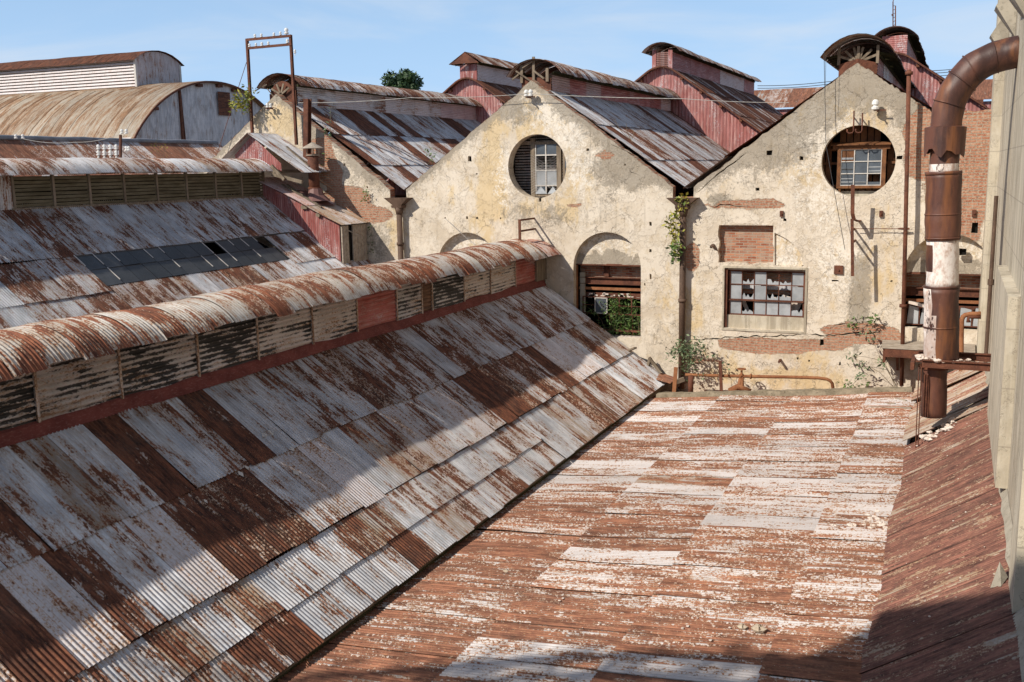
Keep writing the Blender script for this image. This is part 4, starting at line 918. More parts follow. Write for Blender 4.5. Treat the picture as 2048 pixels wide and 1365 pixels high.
LAB = ['leftmost plastered gable bay, partly hidden, with bare brick patches and whitish ridge lantern',
       'middle plastered gable bay with wire-mesh round window and an arched opening full of greenery',
       'right plastered gable bay with square timber sash in its round window and grid window below']
B1_ = bay('a', -29.3, -18.76, -23.95, 2.96, [(h, .15) for h in small1], None, LAB[0], 101, None, 'cRgRcg')
B2_ = bay('b', -18.74, -8.14, -13.40, 2.94, [(round1, .45), (archR, .30), (archL, .30)] + [(h, .13) for h in small2 + cr2], None, LAB[1], 102, None, 'cgRcsgr')
B3_ = bay('c', -8.12, 1.3, -2.93, 2.91, [(round3, .35), (niche1, .30), (niche2, .28), (arch3, .30), ([XZ(*q) for q in ((1549, 531), (1606, 533), (1603, 515), (1597, 502), (1588, 490), (1574, 479), (1560, 471), (1549, 466))], .07)] + [(h, .13) for h in small3 + cr3], None, LAB[2], 103, None, 'rgRcs', right_level=(-.83, 1.42), xr_wall=1.3)
# extra ridge-lanterns
ridge_lantern(B1_, -23.95, .62, 2.45, 3.22, 32.5, 48.1, 1.02, .52, ['c', 'g', 'W', 'W', 'g', 'W', 'w', 'W', 'w', 'P', 'P', 'P'], seed=201)
ridge_lantern(B2_, -13.43, .54, 2.45, 3.12, 32.6, 48.1, 1.02, .56, ['P', 'D', 'P', 'D', 'D', 'D', 'D', 'D', 'W'], seed=202)
ridge_lantern(B3_, -2.95, .54, 2.3, 3.12, 32.6, 48.1, 1.05, .60, ['D', 'W', 'P', 'D', 'P', 'D'], seed=203, fover=.75)
mb = MB()  # fronts of the lanterns
mb.quad((-24.57, 32.42, 2.2), (-23.33, 32.42, 2.2), (-23.33, 32.42, 3.1), (-24.57, 32.42, 3.0)); mb.lathe((-23.95, 32.46, 2.9), [(.56, 0), (.56, .05)], 20, (0, -1, 0))
mb.build('front_plate', M['rustiron'], B1_)
mb = MB(); mb.quad((-13.98, 32.5, 2.0), (-12.88, 32.5, 2.0), (-12.88, 32.5, 3.02), (-13.98, 32.5, 3.1)); mb.build('front_plate', M['rustiron'], B2_)
mb = MB(); mb.poly([(-3.50, 32.4, 2.2), (-2.95, 32.3, 2.2), (-2.95, 32.3, 3.06), (-3.50, 32.4, 2.92)]); mb.poly([(-2.95, 32.3, 2.2), (-2.40, 32.4, 2.2), (-2.40, 32.4, 2.92), (-2.95, 32.3, 3.06)])
mb.build('front_plate', M['rustiron'], B3_)
mb = MB()
for i in range(6):
    a = math.radians(25 + 26 * i); mb.bar((-2.95 + .12 * math.cos(a), 32.38, 2.98 + .05 * math.sin(a)), (-2.95 + .6 * math.cos(a), 32.38, 2.98 + .42 * math.sin(a)), .07, .03, (0, 1, 0))
for x in (-3.5, -2.95, -2.4): mb.bar((x, 32.36, 2.9), (x, 32.36, 3.42), .08, .06, (0, 1, 0))
mb.build('broken_board', M['wood'], B3_)
mb = MB()
for a, b, w in (((-13.95, 32.45, 2.9), (-13.95, 32.45, 3.5), .1), ((-13.0, 32.45, 2.9), (-13.0, 32.45, 3.35), .1), ((-13.5, 32.45, 2.95), (-13.5, 32.45, 3.75), .09), ((-14.2, 32.2, 3.0), (-13.9, 32.6, 3.35), .05), ((-14.1, 32.3, 3.3), (-13.6, 32.4, 2.95), .05), ((-13.5, 32.4, 3.3), (-13.1, 32.4, 3.0), .06), ((-13.9, 32.4, 3.4), (-13.5, 32.4, 3.6), .05)): mb.bar(a, b, w, .05, (0, 1, 0))
mb.build('broken_board', M['wood'], B2_)
mb = MB()
for i in range(4): a = math.radians(35 + 37 * i); mb.bar((-23.95, 32.3, 2.95), (-23.95 + .5 * math.cos(a), 32.3, 2.95 + .42 * math.sin(a)), .07, .03, (0, 1, 0))
mb.bar((-24.9, 31.95, 3.1), (-24.5, 32.2, 3.35), .04, .04); mb.bar((-24.5, 32.2, 3.2), (-24.2, 32.4, 2.7), .06, .04)
mb.build('broken_board', M['wood'], B1_)

# --- plaster infill of arches
nomask = lambda x, z: (0, .1, .35, .55)
def infill(root, cx, half, spring, zlow):
    mb = MB(); band = lambda x, z: (0, .0, .45, .75) if z > zlow + .42 else (0, .9, 0, .2)
    ol = [(cx - half - .02, zlow), (cx + half + .02, zlow)] + [(cx + (half + .02) * math.cos(math.pi * i / 16), spring + (half + .02) * math.sin(math.pi * i / 16)) for i in range(17)]
    wall_mesh(mb, ol, [], Yf0 + .26, band, .2, .01); mb.build('arch_infill', M['plaster'], root)
infill(B2_, -10.73, 1.2, -3.36, -3.27); infill(B2_, -16.0, 1.2, -3.42, -3.4); infill(B3_, -.16, 1.2, -3.30, -3.30)
# --- middle bay, right arched opening
def arched_opening(root, x0, x1, ztop, zbot, Y, window=True):
    mb = MB(); mb.box(x0, x1, Y + .42, Y + .5, ztop - .62, ztop + .1); mb.build('brick_band', M['brick'], root)
    mb = MB(); mb.box(x0 - .02, x1 + .02, Y - .02, Y + .08, ztop - .045, ztop + .02); mb.ibeam((x0, Y + .32, ztop - .60), (x1, Y + .32, ztop - .60), .2, .24, .025); mb.box((x0 + x1) / 2 - .3, (x0 + x1) / 2 - .12, Y + .3, Y + .42, ztop - .46, ztop)
    mb.box(x0, x1, Y + .32, Y + .4, ztop - 1.14, ztop - 1.02); mb.build('steel_beam', M['rustiron'], root)
    mb = MB(); mb.box(x0, x1, Y + .25, Y + .33, ztop - .92, ztop - .83); mb.box(x0, x0 + .04, Y - .02, Y + .06, zbot, ztop); mb.build('steel_rail', M['rustbrown'], root)
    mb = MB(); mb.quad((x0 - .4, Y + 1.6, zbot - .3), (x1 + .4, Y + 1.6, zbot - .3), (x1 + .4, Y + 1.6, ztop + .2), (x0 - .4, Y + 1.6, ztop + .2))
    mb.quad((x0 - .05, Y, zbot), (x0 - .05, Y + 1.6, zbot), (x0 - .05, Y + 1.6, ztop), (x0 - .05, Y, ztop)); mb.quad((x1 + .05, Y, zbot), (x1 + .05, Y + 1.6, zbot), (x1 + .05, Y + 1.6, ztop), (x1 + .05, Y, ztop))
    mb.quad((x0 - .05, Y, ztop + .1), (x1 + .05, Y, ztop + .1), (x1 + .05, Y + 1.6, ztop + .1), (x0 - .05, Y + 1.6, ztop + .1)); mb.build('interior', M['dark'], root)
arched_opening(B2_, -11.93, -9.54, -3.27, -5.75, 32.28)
mb = MB(); zt_ = -4.42; window_grid(mb, -11.75, -9.55, -5.0, zt_, 5, 1, 32.45, .035, .04); mb.box(-11.75, -9.55, 32.44, 32.46, -4.72, -4.70); mb.box(-11.75, -9.55, 32.42, 32.48, -5.60, -5.53)
for i in range(6): mb.box(-11.6 + i * .41, -11.585 + i * .41, 32.44, 32.46, -5.7, -5.0)
win2 = mb.build('window_grid', M['rustiron'], B2_)
mb = MB(); mb.quad((-11.28, 32.43, -4.98), (-10.88, 32.43, -4.98), (-10.88, 32.43, -4.46), (-11.28, 32.43, -4.46)); mb.build('pane', M['bluglass'], win2)
mb = MB(); mb.box(-11.30, -10.86, 32.41, 32.425, -4.47, -4.44); mb.box(-11.30, -10.86, 32.41, 32.425, -5.0, -4.97); mb.box(-11.31, -11.28, 32.41, 32.425, -5.0, -4.45); mb.box(-10.88, -10.85, 32.41, 32.425, -5.0, -4.45); mb.build('putty', M['whitebar'], win2)
mb = MB(); R_ = random.Random(9)
for i in range(26): x = R_.uniform(-11.6, -9.6); z = -4.38 + R_.uniform(-.10, .03); mb.box(x, x + R_.uniform(.05, .22), 32.5, 32.54, z, z + R_.uniform(.04, .10))
mb.box(-11.8, -9.5, 32.2, 32.6, -5.83, -5.74); mb.build('broken_plaster', M['rubble'], B2_)
mb = MB(); mb.box(-11.88, -11.70, 32.5, 32.6, -5.7, -3.6); mb.build('pier', M['concrete'], B2_)
# --- middle bay round window
rw = MB(); Yw = 32.42
mb = MB(); R_ = random.Random(4)
for i in range(24):
    z = -1.1 + i * .095; mb.hexa([(-14.4, Yw + .42, z), (-12.1, Yw + .42, z), (-12.1, Yw + .47, z), (-14.4, Yw + .47, z), (-14.4, Yw + .34, z + .05), (-12.1, Yw + .34, z + .05), (-12.1, Yw + .39, z + .058), (-14.4, Yw + .39, z + .058)], t=(.3, .8 if i % 3 else .2, .2, .25 if i % 2 else 0), r=(R_.random(), R_.random(), 0, .15))
mb.build('louvre_slats', M['sheet'], B2_)
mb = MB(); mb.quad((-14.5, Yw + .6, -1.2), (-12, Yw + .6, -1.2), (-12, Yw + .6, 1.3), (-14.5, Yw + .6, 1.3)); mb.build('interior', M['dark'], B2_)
for x0, x1 in ((-13.62, -13.46), (-12.66, -12.50)): rw.box(x0, x1, Yw - .06, Yw + .06, -1.0, 1.02)
rw.box(-12.44, -12.36, Yw - .03, Yw + .03, -.9, .9); rw.box(-14.0, -12.4, Yw - .05, Yw + .05, .80, .90); rw.box(-13.55, -12.5, Yw - .05, Yw + .05, -.97, -.88); rw.box(-12.4, -12.1, Yw - .02, Yw + .02, .47, .52); rw.box(-12.4, -12.1, Yw - .02, Yw + .02, -.08, -.03)
rwo = rw.build('round_window', M['wood'], B2_)
mb = MB(); mb.box(-13.08, -13.04, Yw - .05, Yw - .01, -.85, .82)
mb.box(-13.45, -13.42, Yw - .05, Yw - .01, -.85, .82)
for z in (.44, -.08, -.60): mb.box(-13.46, -12.66, Yw - .052, Yw - .012, z - .022, z + .022)
mb.build('glazing_bar', M['whitebar'], rwo)
for k, (a, b, c, d) in enumerate(((-13.43, -.58, -13.08, -.10), (-13.04, -.58, -12.67, -.10), (-13.43, .47, -13.08, .8), (-13.04, .47, -12.67, .8), (-12.36, -.7, -12.14, -.06), (-12.36, 0, -12.14, .46), (-13.40, -.86, -13.1, -.62))):
    mb = MB(); mb.quad((a, Yw - .02, b), (c, Yw - .02 + .01, b), (c, Yw - .02, d), (a, Yw - .02, d), r=(rnd(), rnd(), 0, 0)); mb.build('pane', M['bluglass'] if k > 1 else M['paleglass'], rwo)
mb = MB(); mb.poly([(-13.45, Yw - .09, -.88), (-13.0, Yw - .09, -.88), (-13.25, Yw - .07, -.62)]); mb.poly([(-12.98, Yw - .1, -.88), (-12.6, Yw - .1, -.87), (-12.8, Yw - .07, -.63)]); mb.build('broken_glass', M['paleglass'], rwo)
mb = MB()
for i in range(22):
    z = -.85 + i * .09; 
    for s in (1, -1):
        x0, x1 = -13.6, -12.66; z0 = z if s > 0 else z + .5; z1 = z0 + s * .55
        if z0 < .5 and z1 < .5 and min(z0, z1) > -.9: mb.bar((x0, Yw - .09, z0), (x1, Yw - .09, z1), .006, .006, (0, 1, 0))
mb.build('wire_mesh', M['wire'], rwo)
# --- right bay round window
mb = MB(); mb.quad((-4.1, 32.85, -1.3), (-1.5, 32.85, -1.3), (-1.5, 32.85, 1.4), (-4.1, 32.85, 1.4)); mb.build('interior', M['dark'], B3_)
mb = MB(); R_ = random.Random(8)
for i in range(12):
    if i in (2, 9): continue
    x = -4.0 + i * .2; mb.box(x, x + .17, 32.60, 32.64, -1.15, 1.2)
for z in (.36, -.05, -.74): mb.box(-4.0, -1.6, 32.54, 32.60, z, z + .07)
mb.build('boarding', M['brownwood'], B3_)
rw = MB(); x0, z0 = XZ(1680, 372, 32.4); x1, z1 = XZ(1765, 298, 32.4)
for a, b, c, d in ((x0 - .10, z0, x0, z1), (x1, z0, x1 + .12, z1), (x0 - .1, z0 - .08, x1 + .15, z0), (x0 - .25, z1, x1 + .22, z1 + .14)): rw.box(a, c, 32.32, 32.46, b, d)
rw.hexa([(x0 - .3, 32.22, z1 + .12), (x1 + .25, 32.22, z1 + .12), (x1 + .25, 32.5, z1 + .17), (x0 - .3, 32.5, z1 + .17), (x0 - .3, 32.22, z1 + .15), (x1 + .25, 32.22, z1 + .15), (x1 + .25, 32.5, z1 + .22), (x0 - .3, 32.5, z1 + .22)])
rwo = rw.build('square_window', M['brownwood'], B3_)
mb = MB(); window_grid(mb, x0, x1, z0, z1, 3, 3, 32.36, .028, .03, .045); mb.build('glazing_bar', M['whitebar'], rwo)
for i in range(3):
    for j in range(3):
        a = x0 + (x1 - x0) * i / 3; b = a + (x1 - x0) / 3; c = z0 + (z1 - z0) * j / 3; d = c + (z1 - z0) / 3
        if (i, j) == (2, 0): d = c + .12
        mb = MB(); mb.quad((a + .01, 32.37, c + .01), (b - .01, 32.375, c + .01), (b - .01, 32.37, d - .01), (a + .01, 32.37, d - .01), r=(rnd(), rnd(), 0, 0)); mb.build('pane', M['brownwood'] if (i, j) == (0, 2) else M['bluglass'], rwo)
        if rnd() < .7:
            mb = MB(); 
            for k in range(2): zz = c + ru(.05, .2); mb.box(a + .03, b - .03, 32.355, 32.362, zz, zz + .03)
            mb.build('reflection_strip', M['paleglass'], rwo)
mb = MB(); mb.quad((-3.3, 32.5, -1.1), (-2.3, 32.5, -1.1), (-2.3, 32.5, -.86), (-3.3, 32.5, -.86)); mb.build('lower_panel', M['concrete'], B3_)
# --- right bay niches
mb = MB(); mb.quad((-7.05, 32.24, -3.2), (-5.1, 32.24, -3.2), (-5.1, 32.24, -1.85), (-7.0, 32.24, -1.85)); mb.build('niche_brick', M['brick'], B3_)
x0, x1 = -6.60, -4.27; z0, z1 = -4.78, -3.36
mb = MB(); mb.box(-6.74, -4.22, 32.12, 32.3, -5.22, -4.80); mb.build('window_apron', M['concrete'], B3_)
mb = MB(); mb.box(-6.74, -4.22, 32.1, 32.3, -3.33, -3.27); mb.build('lintel', M['concrete'], B3_)
mb = MB(); window_grid(mb, x0, x1, z0, z1, 6, 1, 32.18, .022, .035, .05)
for z in (-3.80, -4.29): mb.box(x0, x1, 32.16, 32.2, z - .014, z + .014)
mb.box(x0 - .02, x1, 32.12, 32.17, -4.33, -4.29); mb.box(-6.74, -6.66, 32.05, 32.28, -5.2, -3.3)
gw = mb.build('grid_window', M['rustiron'], B3_)
cx_ = (x1 - x0) / 6; zr = [-4.78, -4.31, -3.82, -3.38]
for i in range(6):
    for j in range(3):
        a, b, c, d = x0 + cx_ * i + .012, x0 + cx_ * (i + 1) - .012, zr[j] + .016, zr[j + 1] - .016
        full = (i, j) not in ((1, 1), (1, 2), (3, 2), (4, 2), (3, 1), (4, 1), (5, 0), (1, 0))
        mb = MB(); 
        if full: mb.quad((a, 32.19, c), (b, 32.195, c), (b, 32.19, d), (a, 32.19, d), r=(rnd(), rnd(), 0, 0))
        else:
            R_ = random.Random(i * 7 + j); n = 7; prof = [c + (d - c) * R_.uniform(.12, .5) for _ in range(n)]
            for k in range(n - 1): mb.poly([(a + (b - a) * k / (n - 1), 32.19, c), (a + (b - a) * (k + 1) / (n - 1), 32.19, c), (a + (b - a) * (k + 1) / (n - 1), 32.19, prof[k + 1]), (a + (b - a) * k / (n - 1), 32.19, prof[k])], r=(.2, .5, 0, 0))
        mb.build('pane', M['paleglass'], gw)
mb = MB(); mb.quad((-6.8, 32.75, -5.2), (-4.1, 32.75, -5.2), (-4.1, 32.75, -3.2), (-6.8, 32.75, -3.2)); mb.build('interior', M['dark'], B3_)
mb = MB(); mb.box(-6.6, -4.2, 32.6, 32.68, -4.15, -3.45); mb.build('brick_band', M['brick'], B3_)
mb = MB(); mb.box(-6.6, -4.2, 32.45, 32.55, -3.98, -3.84); mb.build('steel_beam', M['redsheet'], B3_)
mb = MB(); R_ = random.Random(2)
for i in range(12): x = R_.uniform(-6.5, -4.5); mb.bar((x, 32.5, -4.8), (x + R_.uniform(-.3, .3), 32.45, -4.1 - R_.random() * .2), R_.uniform(.1, .3), .02, (0, 1, 0))
mb.build('debris', M['rubble'], B3_)
mb = MB()
for a, b, c, d in ((-6.80, -6.745, -5.29, -3.20), (-4.215, -4.15, -5.29, -3.20), (-6.745, -4.215, -5.29, -5.225), (-6.745, -4.215, -3.265, -3.20)): mb.box(a, b, 31.975, 32.06, c, d)
mb.build('window_surround', M['concrete'], B3_)
# --- right bay arched opening behind the duct
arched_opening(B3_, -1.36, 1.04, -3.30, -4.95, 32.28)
mb = MB(); window_grid(mb, -1.25, .95, -4.9, -4.3, 6, 1, 32.45, .03, .04); wo = mb.build('window_grid', M['rustiron'], B3_)
for i in range(6):
    if i == 3: continue
    a = -1.25 + i * .366; mb = MB(); mb.poly([(a + .02, 32.46, -4.88), (a + .34, 32.46, -4.88), (a + .34, 32.46, -4.32 - .1 * rnd()), (a + .02 + .1 * rnd(), 32.46, -4.32)], r=(rnd(), 0, 0, 0)); mb.build('pane', M['paleglass'], wo)
mb = MB(); mb.bar((-1.2, 32.3, -4.2), (-.5, 32.2, -4.35), .12, .08); mb.bar((-.9, 32.3, -4.28), (-.2, 32.25, -4.2), .1, .06); mb.build('debris', M['rubble'], B3_)

# ------------------------------------------------------------------ tall red sheds behind
def red_shed(xc, label, seed, cap, Yr=48.2, tones=('D', 'W', 'W', 'D'), rear=69, archtop=True, chooser='RrKmR'):
    root = empty('red_shed', (xc, Yr + 8, -12), label, 'shed')
    zt = lambda u: (4.72 - .50 * (u - xc) ** 2) if abs(u - xc) < .72 else 4.461 - .72 * (abs(u - xc) - .72)
    mb = MB(); vwall(mb, xc - 5.2, xc + 5.2, lambda u: -2.0, lambda u: zt(u) - .06, Yr, lambda R, x: ((.3, .2, .15, 0), .95, .25 + R.random() * .7), nz=3, pitch=.16, amp=.012, seed=seed); mb.build('front_wall', M['redsheet'], root, True)
    mb = MB(); P = [(xc + d, zt(xc + d)) for d in (0, .25, .5, .72, 1.3, 2.5, 3.5, 5.3)]
    L = profile_fn(P)[1]
    for s in (1, -1):
        Q = P if s > 0 else [(2 * xc - a, b) for a, b in P]
        strip_roof(mb, Q, Yr - .3, rear, [(0, 2.6), (2.5, 4.6), (4.5, L)], .78 if s > 0 else 1.6, tR(chooser), 4 if s > 0 else 3, 4, seed=seed + s, flip=(s < 0), sag=.04)
    mb.build('roof', M['sheet'], root, True)
    mb = MB()
    for i in range(26):
        for s in (1, -1):
            u0, u1 = xc + s * .2 * i, xc + s * .2 * (i + 1); mb.bar((u0, Yr - .33, zt(u0) - .03), (u1, Yr - .33, zt(u1) - .03), .04, .07)
    for i in range(5):
        for s in (1, -1): u = xc + s * (1.0 + i * .95); mb.box(u - .07, u + .07, Yr - .25, Yr - .02, zt(u) - .22, zt(u) - .08)
    mb.build('verge_board', M['rustiron'], root)
    kind = 'arch' if cap != 'pitch' else 'pitch'
    ridge_lantern(root, xc, .5, 4.6, 5.38, Yr + .05, rear + .2, .92, .45 if kind == 'arch' else .62, list(tones), kind, seed=seed + 3, fover=.42)
    mb = MB()
    if cap == 'louvre':
        mb.box(xc - .5, xc - .3, Yr - .02, Yr + .04, 4.6, 5.5, r=(.2, .2, 1, .1)); mb.box(xc + .3, xc + .5, Yr - .02, Yr + .04, 4.6, 5.5, r=(.2, .6, 1, .1))
        for k in range(8): z = 4.72 + k * .085; mb.hexa([(xc - .3, Yr + .01, z), (xc + .3, Yr + .01, z), (xc + .3, Yr + .06, z + .03), (xc - .3, Yr + .06, z + .03), (xc - .3, Yr - .01, z + .05), (xc + .3, Yr - .01, z + .05), (xc + .3, Yr + .05, z + .07), (xc - .3, Yr + .05, z + .07)], t=(.6, .2, .3, 0), r=(.2, .2, .6, .1))
    else:
        hpanel_front = MB()
        n = 40
        if cap == 'pitch': vwall(mb, xc - .5, xc + .5, lambda u: 4.6, lambda u: 5.4, Yr, lambda R, x: ((.2, .2, .1, 0), 1, .3), nz=1, pitch=.1, amp=.012, seed=seed)
        else:
            k0 = len(mb.v)
            for j in range(n + 1):
                z = 4.4 + 1.05 * j / n; yy = Yr - .02 - .014 * math.cos(2 * math.pi * z / .09)
                mb.v += [(xc - .52, yy, z), (xc + .52, yy, z)]
            for j in range(n): mb.face((k0 + 2 * j, k0 + 2 * j + 1, k0 + 2 * j + 3, k0 + 2 * j + 2), [(0, j * .026), (1, j * .026), (1, j * .026 + .026), (0, j * .026 + .026)], (.25, .5, .1, 0), (.3, .6, 1, .2))
    mb.build('lantern_front', M['redsheet'], root, True)
    if cap == 'pitch':
        mb = MB(); mb.poly([(xc - .8, Yr - .38, 5.42), (xc + .8, Yr - .38, 5.42), (xc, Yr - .38, 5.98)]); mb.build('gable_plate', M['rustiron'], root)
    mb = MB(); mb.box(xc - 5.1, xc + 5.1, Yr + .3, rear, -12, .5); mb.build('rear_wall', M['redsheet'], root)
    return root
RS1 = red_shed(-23.75, 'left red corrugated shed behind, its ridge lantern under a small pitched tin cap', 301, 'pitch', tones=('W', 'D', 'D'))
RS2 = red_shed(-13.35, 'middle red corrugated shed behind, its ridge lantern with a louvred front and red corner boards', 302, 'louvre', tones=('D', 'D', 'D', 'W', 'W', 'D'))
RS3 = red_shed(-2.90, 'right red corrugated shed behind, topped by an arched lantern below a thin steel mast', 303, 'arch', tones=('D', 'D', 'D'))
MS = empty('mast', (-2.9, 49.4, 5.8), 'thin dark lattice mast rising above the rightmost arched lantern into the sky', 'mast')
mb = MB(); a = onY(1786, 62, 49.4); b = onY(1786, 4, 49.4); c = onY(1791, 62, 49.4); d = onY(1791, 12, 49.4)
mb.bar(a, b, .045, .045, (0, 1, 0)); mb.bar(c, d, .045, .045, (0, 1, 0)); mb.build('upright', M['rustiron'], MS)
mb = MB(); n = 7
for i in range(n): p = a.lerp(b, i / n); q = c.lerp(d, (i + 1) / n); mb.bar(p, q, .02, .02, (0, 1, 0))
p = onY(1788, -4, 49.4); mb.bar(b, p, .03, .03, (0, 1, 0)); mb.bar(onY(1784, 32, 49.4), onY(1786, 30, 49.4), .1, .1); mb.build('lattice', M['rustiron'], MS)
# far sheds
FS = empty('far_shed', (-13, 84, -12), 'distant low shed with rusty speckled roof seen between the red sheds', 'shed')
mb = MB(); strip_roof(mb, [(86.5, 6.1), (82.0, 4.35)], -26, 6, [(0, 4.9)], .9, tR('RKkRRr'), 3, 2, swap=True, flip=True, seed=401); mb.build('roof', M['flaky'], FS, True)
mb = MB(); vwall(mb, -26, 6, lambda u: -2, lambda u: 4.25, 82.3, lambda R, x: ((.3, .2, .1, 0), 1, .2), pitch=.3, nz=1, per=4, sw=1.5); mb.build('front_wall', M['redsheet'], FS, True)
FS2 = empty('far_annex', (.6, 60, -12), 'small distant red annex with shallow tin roof seen left of the concrete building', 'shed')
mb = MB(); vwall(mb, -1.8, 2.2, lambda u: -2, lambda u: 3.35 - .22 * (u + 1.8), 62, lambda R, x: ((.3, .2, .1, 0), 1, .2), pitch=.2, nz=1, per=4); mb.build('front_wall', M['redsheet'], FS2, True)
mb = MB(); mb.bar((-1.9, 61.8, 3.42), (2.2, 61.8, 2.5), .5, .06); mb.box(.1, 1.0, 61.88, 61.95, 3.0, 3.3); mb.build('roof_edge', M['rustiron'], FS2)

# ------------------------------------------------------------------ barrel-roofed barn far left
BN = empty('barrel_barn', (-60, 55, -12), 'big barrel-roofed barn at far left with ochre rusted vault and cream louvred ridge lantern', 'barn')
XE = -46.9; yc_, zb_ = 56.1, 2.0
Pb = arc_pts(yc_, 8.3, 1.9, 4.35, 18); Lb = profile_fn(Pb)[1]
mb = MB(); strip_roof(mb, Pb, -95, XE, [(0, Lb * .33), (Lb * .32, Lb * .67), (Lb * .66, Lb)], .85, lambda ri, y, x, z, R: ((.36 + R.random() * .2, .4, .5, 0), 0, R.random() * .9), 3, 8, swap=True, seed=501, sag=.05, lift=.01, flip=False, jag=.02)
mb.build('vault_roof', M['barn'], BN, True)
rb = (8.3 ** 2 + 4.35 ** 2) / (2 * 4.35); zcb = 1.9 + 4.35 - rb
zarc = lambda y: zcb + math.sqrt(max(0, rb * rb - (y - yc_) ** 2))
def greyt(R, x): t = TONE[R.choice('ggcg')]; return ((t[0] * .35, .15, .1, 0), 0, .1 + R.random() * .4)
mb = MB(); vwall(mb, 48.0, 64.2, lambda u: -3, lambda u: zarc(u) - .12, XE - .35, greyt, swap=True, out=1, nz=2, pitch=.15, amp=.012, sw=.9, seed=9); mb.build('end_wall', M['sheet'], BN, True)
mb = MB()
for y in (52.7, 59.9): mb.bar((XE - .25, y, -1), (XE - .25, y, zarc(y) - .15), .14, .14, (0, 1, 0)); mb.bar((XE - .25, y + .35, -1), (XE - .25, y + .1, zarc(y) - .3), .06, .06, (0, 1, 0))
for i in range(36):
    y0 = 48 + 16.2 * i / 36; y1 = 48 + 16.2 * (i + 1) / 36; mb.bar((XE + .02, y0, zarc(y0) - .06), (XE + .02, y1, zarc(y1) - .06), .08, .12)
for y in (50.3, 54.6, 56.6, 58.2): mb.box(XE - .3, XE - .1, y - .25, y + .25, zarc(y) - .35, zarc(y) - .15)
mb.build('steel_truss', M['rustiron'], BN)
mb = MB(); y = 55.8; hpanel(mb, XE - .22, 56.4, 57.7, 4.0, 5.6, (.95, .4, .3, 0), (.2, .7, 0, 0), .15, .01, 4, 1); mb.build('rust_patch', M['sheet'], BN, True)
mb = MB()
for k in range(4): hpanel(mb, 47.9, -95, XE - .1, -.5 + k * .7, .2 + k * .7, (.15, 1, .2, 0), (rnd(), rnd(), 0, .2), .2, .02, 4, -1, swap=True)
mb.build('side_wall', M['sheet'], BN, True)
LX = -51.9; l0, l1 = onX(283, 150, LX).y, onX(351, 150, LX - 0).y
l0, l1 = 53.9, 58.2
mb = MB()
for k in range(9):
    z = 6.0 + k * .21; mb.hexa([(-95, l0 + .1, z), (LX, l0 + .1, z), (LX, l0 + .2, z), (-95, l0 + .2, z), (-95, l0 - .06, z + .03), (LX, l0 - .06, z + .03), (LX, l0 + .02, z + .17), (-95, l0 + .02, z + .17)], t=(.1, 1, .35, 0), r=(rnd(), rnd(), 0, .2))
mb.build('louvre_wall', M['sheet'], BN)
Pl = arc_pts((l0 + l1) / 2, (l1 - l0) / 2 + .35, 7.72, .85, 12)
mb = MB(); strip_roof(mb, Pl, -95, LX + .2, [(0, profile_fn(Pl)[1])], .85, lambda ri, y, x, z, R: ((.9, .1, .3, 0), 0, R.random() * .3), 3, 8, swap=True, seed=503, sag=.03, lift=0); mb.build('lantern_roof', M['sheet'], BN, True)
rl = profile_fn(Pl); ym = (l0 + l1) / 2; hl = (l1 - l0) / 2 + .35; r_l = (hl * hl + .85 ** 2) / 1.7; zl_ = 7.72 + .85 - r_l
mb = MB(); vwall(mb, l0, l1, lambda u: 5.4, lambda u: zl_ + math.sqrt(r_l ** 2 - (u - ym) ** 2) - .08, LX, lambda R, x: ((.3, .5, .2, 0), .12, .05), swap=True, out=1, pitch=.15, sw=.9, seed=19); mb.build('lantern_end', M['sheet'], BN, True)
for a in (l0, l1): mb = MB(); mb.box(LX - .1, LX + .06, a - .08, a + .08, 5.8, 7.8); mb.build('corner_post', M['whitebar'], BN)
mb = MB(); mb.box(-94.9, LX - .1, l0 + .25, l1, 5.5, 7.8); mb.build('lantern_core', M['dark'], BN)
# low roof between
LE = empty('low_roof_shed', (-32, 32, -12), 'low rusty striped corrugated roof between the louvred lantern and the barrel barn', 'shed')
mb = MB(); strip_roof(mb, [(-34.5, 1.50), (-29.35, -2.2)], 18, 41.2, [(0, 2.2), (2.1, 4.2), (4.1, 6.34)], .8, lambda ri, y, x, z, R: (TONE[R.choice('wRKwkR')], 0, R.random() * .8), 5, 2, seed=601, sag=.05); mb.build('roof', M['flaky'], LE, True)
mb = MB(); strip_roof(mb, [(-34.5, 1.50), (-39.5, -2.1)], 18, 41.2, [(0, 6.1)], .8, tR('rgw'), 3, 1, seed=602, flip=True); mb.build('roof', M['sheet'], LE, True)
mb = MB(); mb.tube([(-34.5, 18 + i * .5, 1.55 + .04 * mnoise.noise((i * .4, 0, 0))) for i in range(47)], .10, 8); mb.build('ridge_cap', M['asph'], LE, True)
mb = MB(); mb.box(-39.3, -29.5, 18.2, 41, -12, -2.3); mb.build('wall', M['brick'], LE)
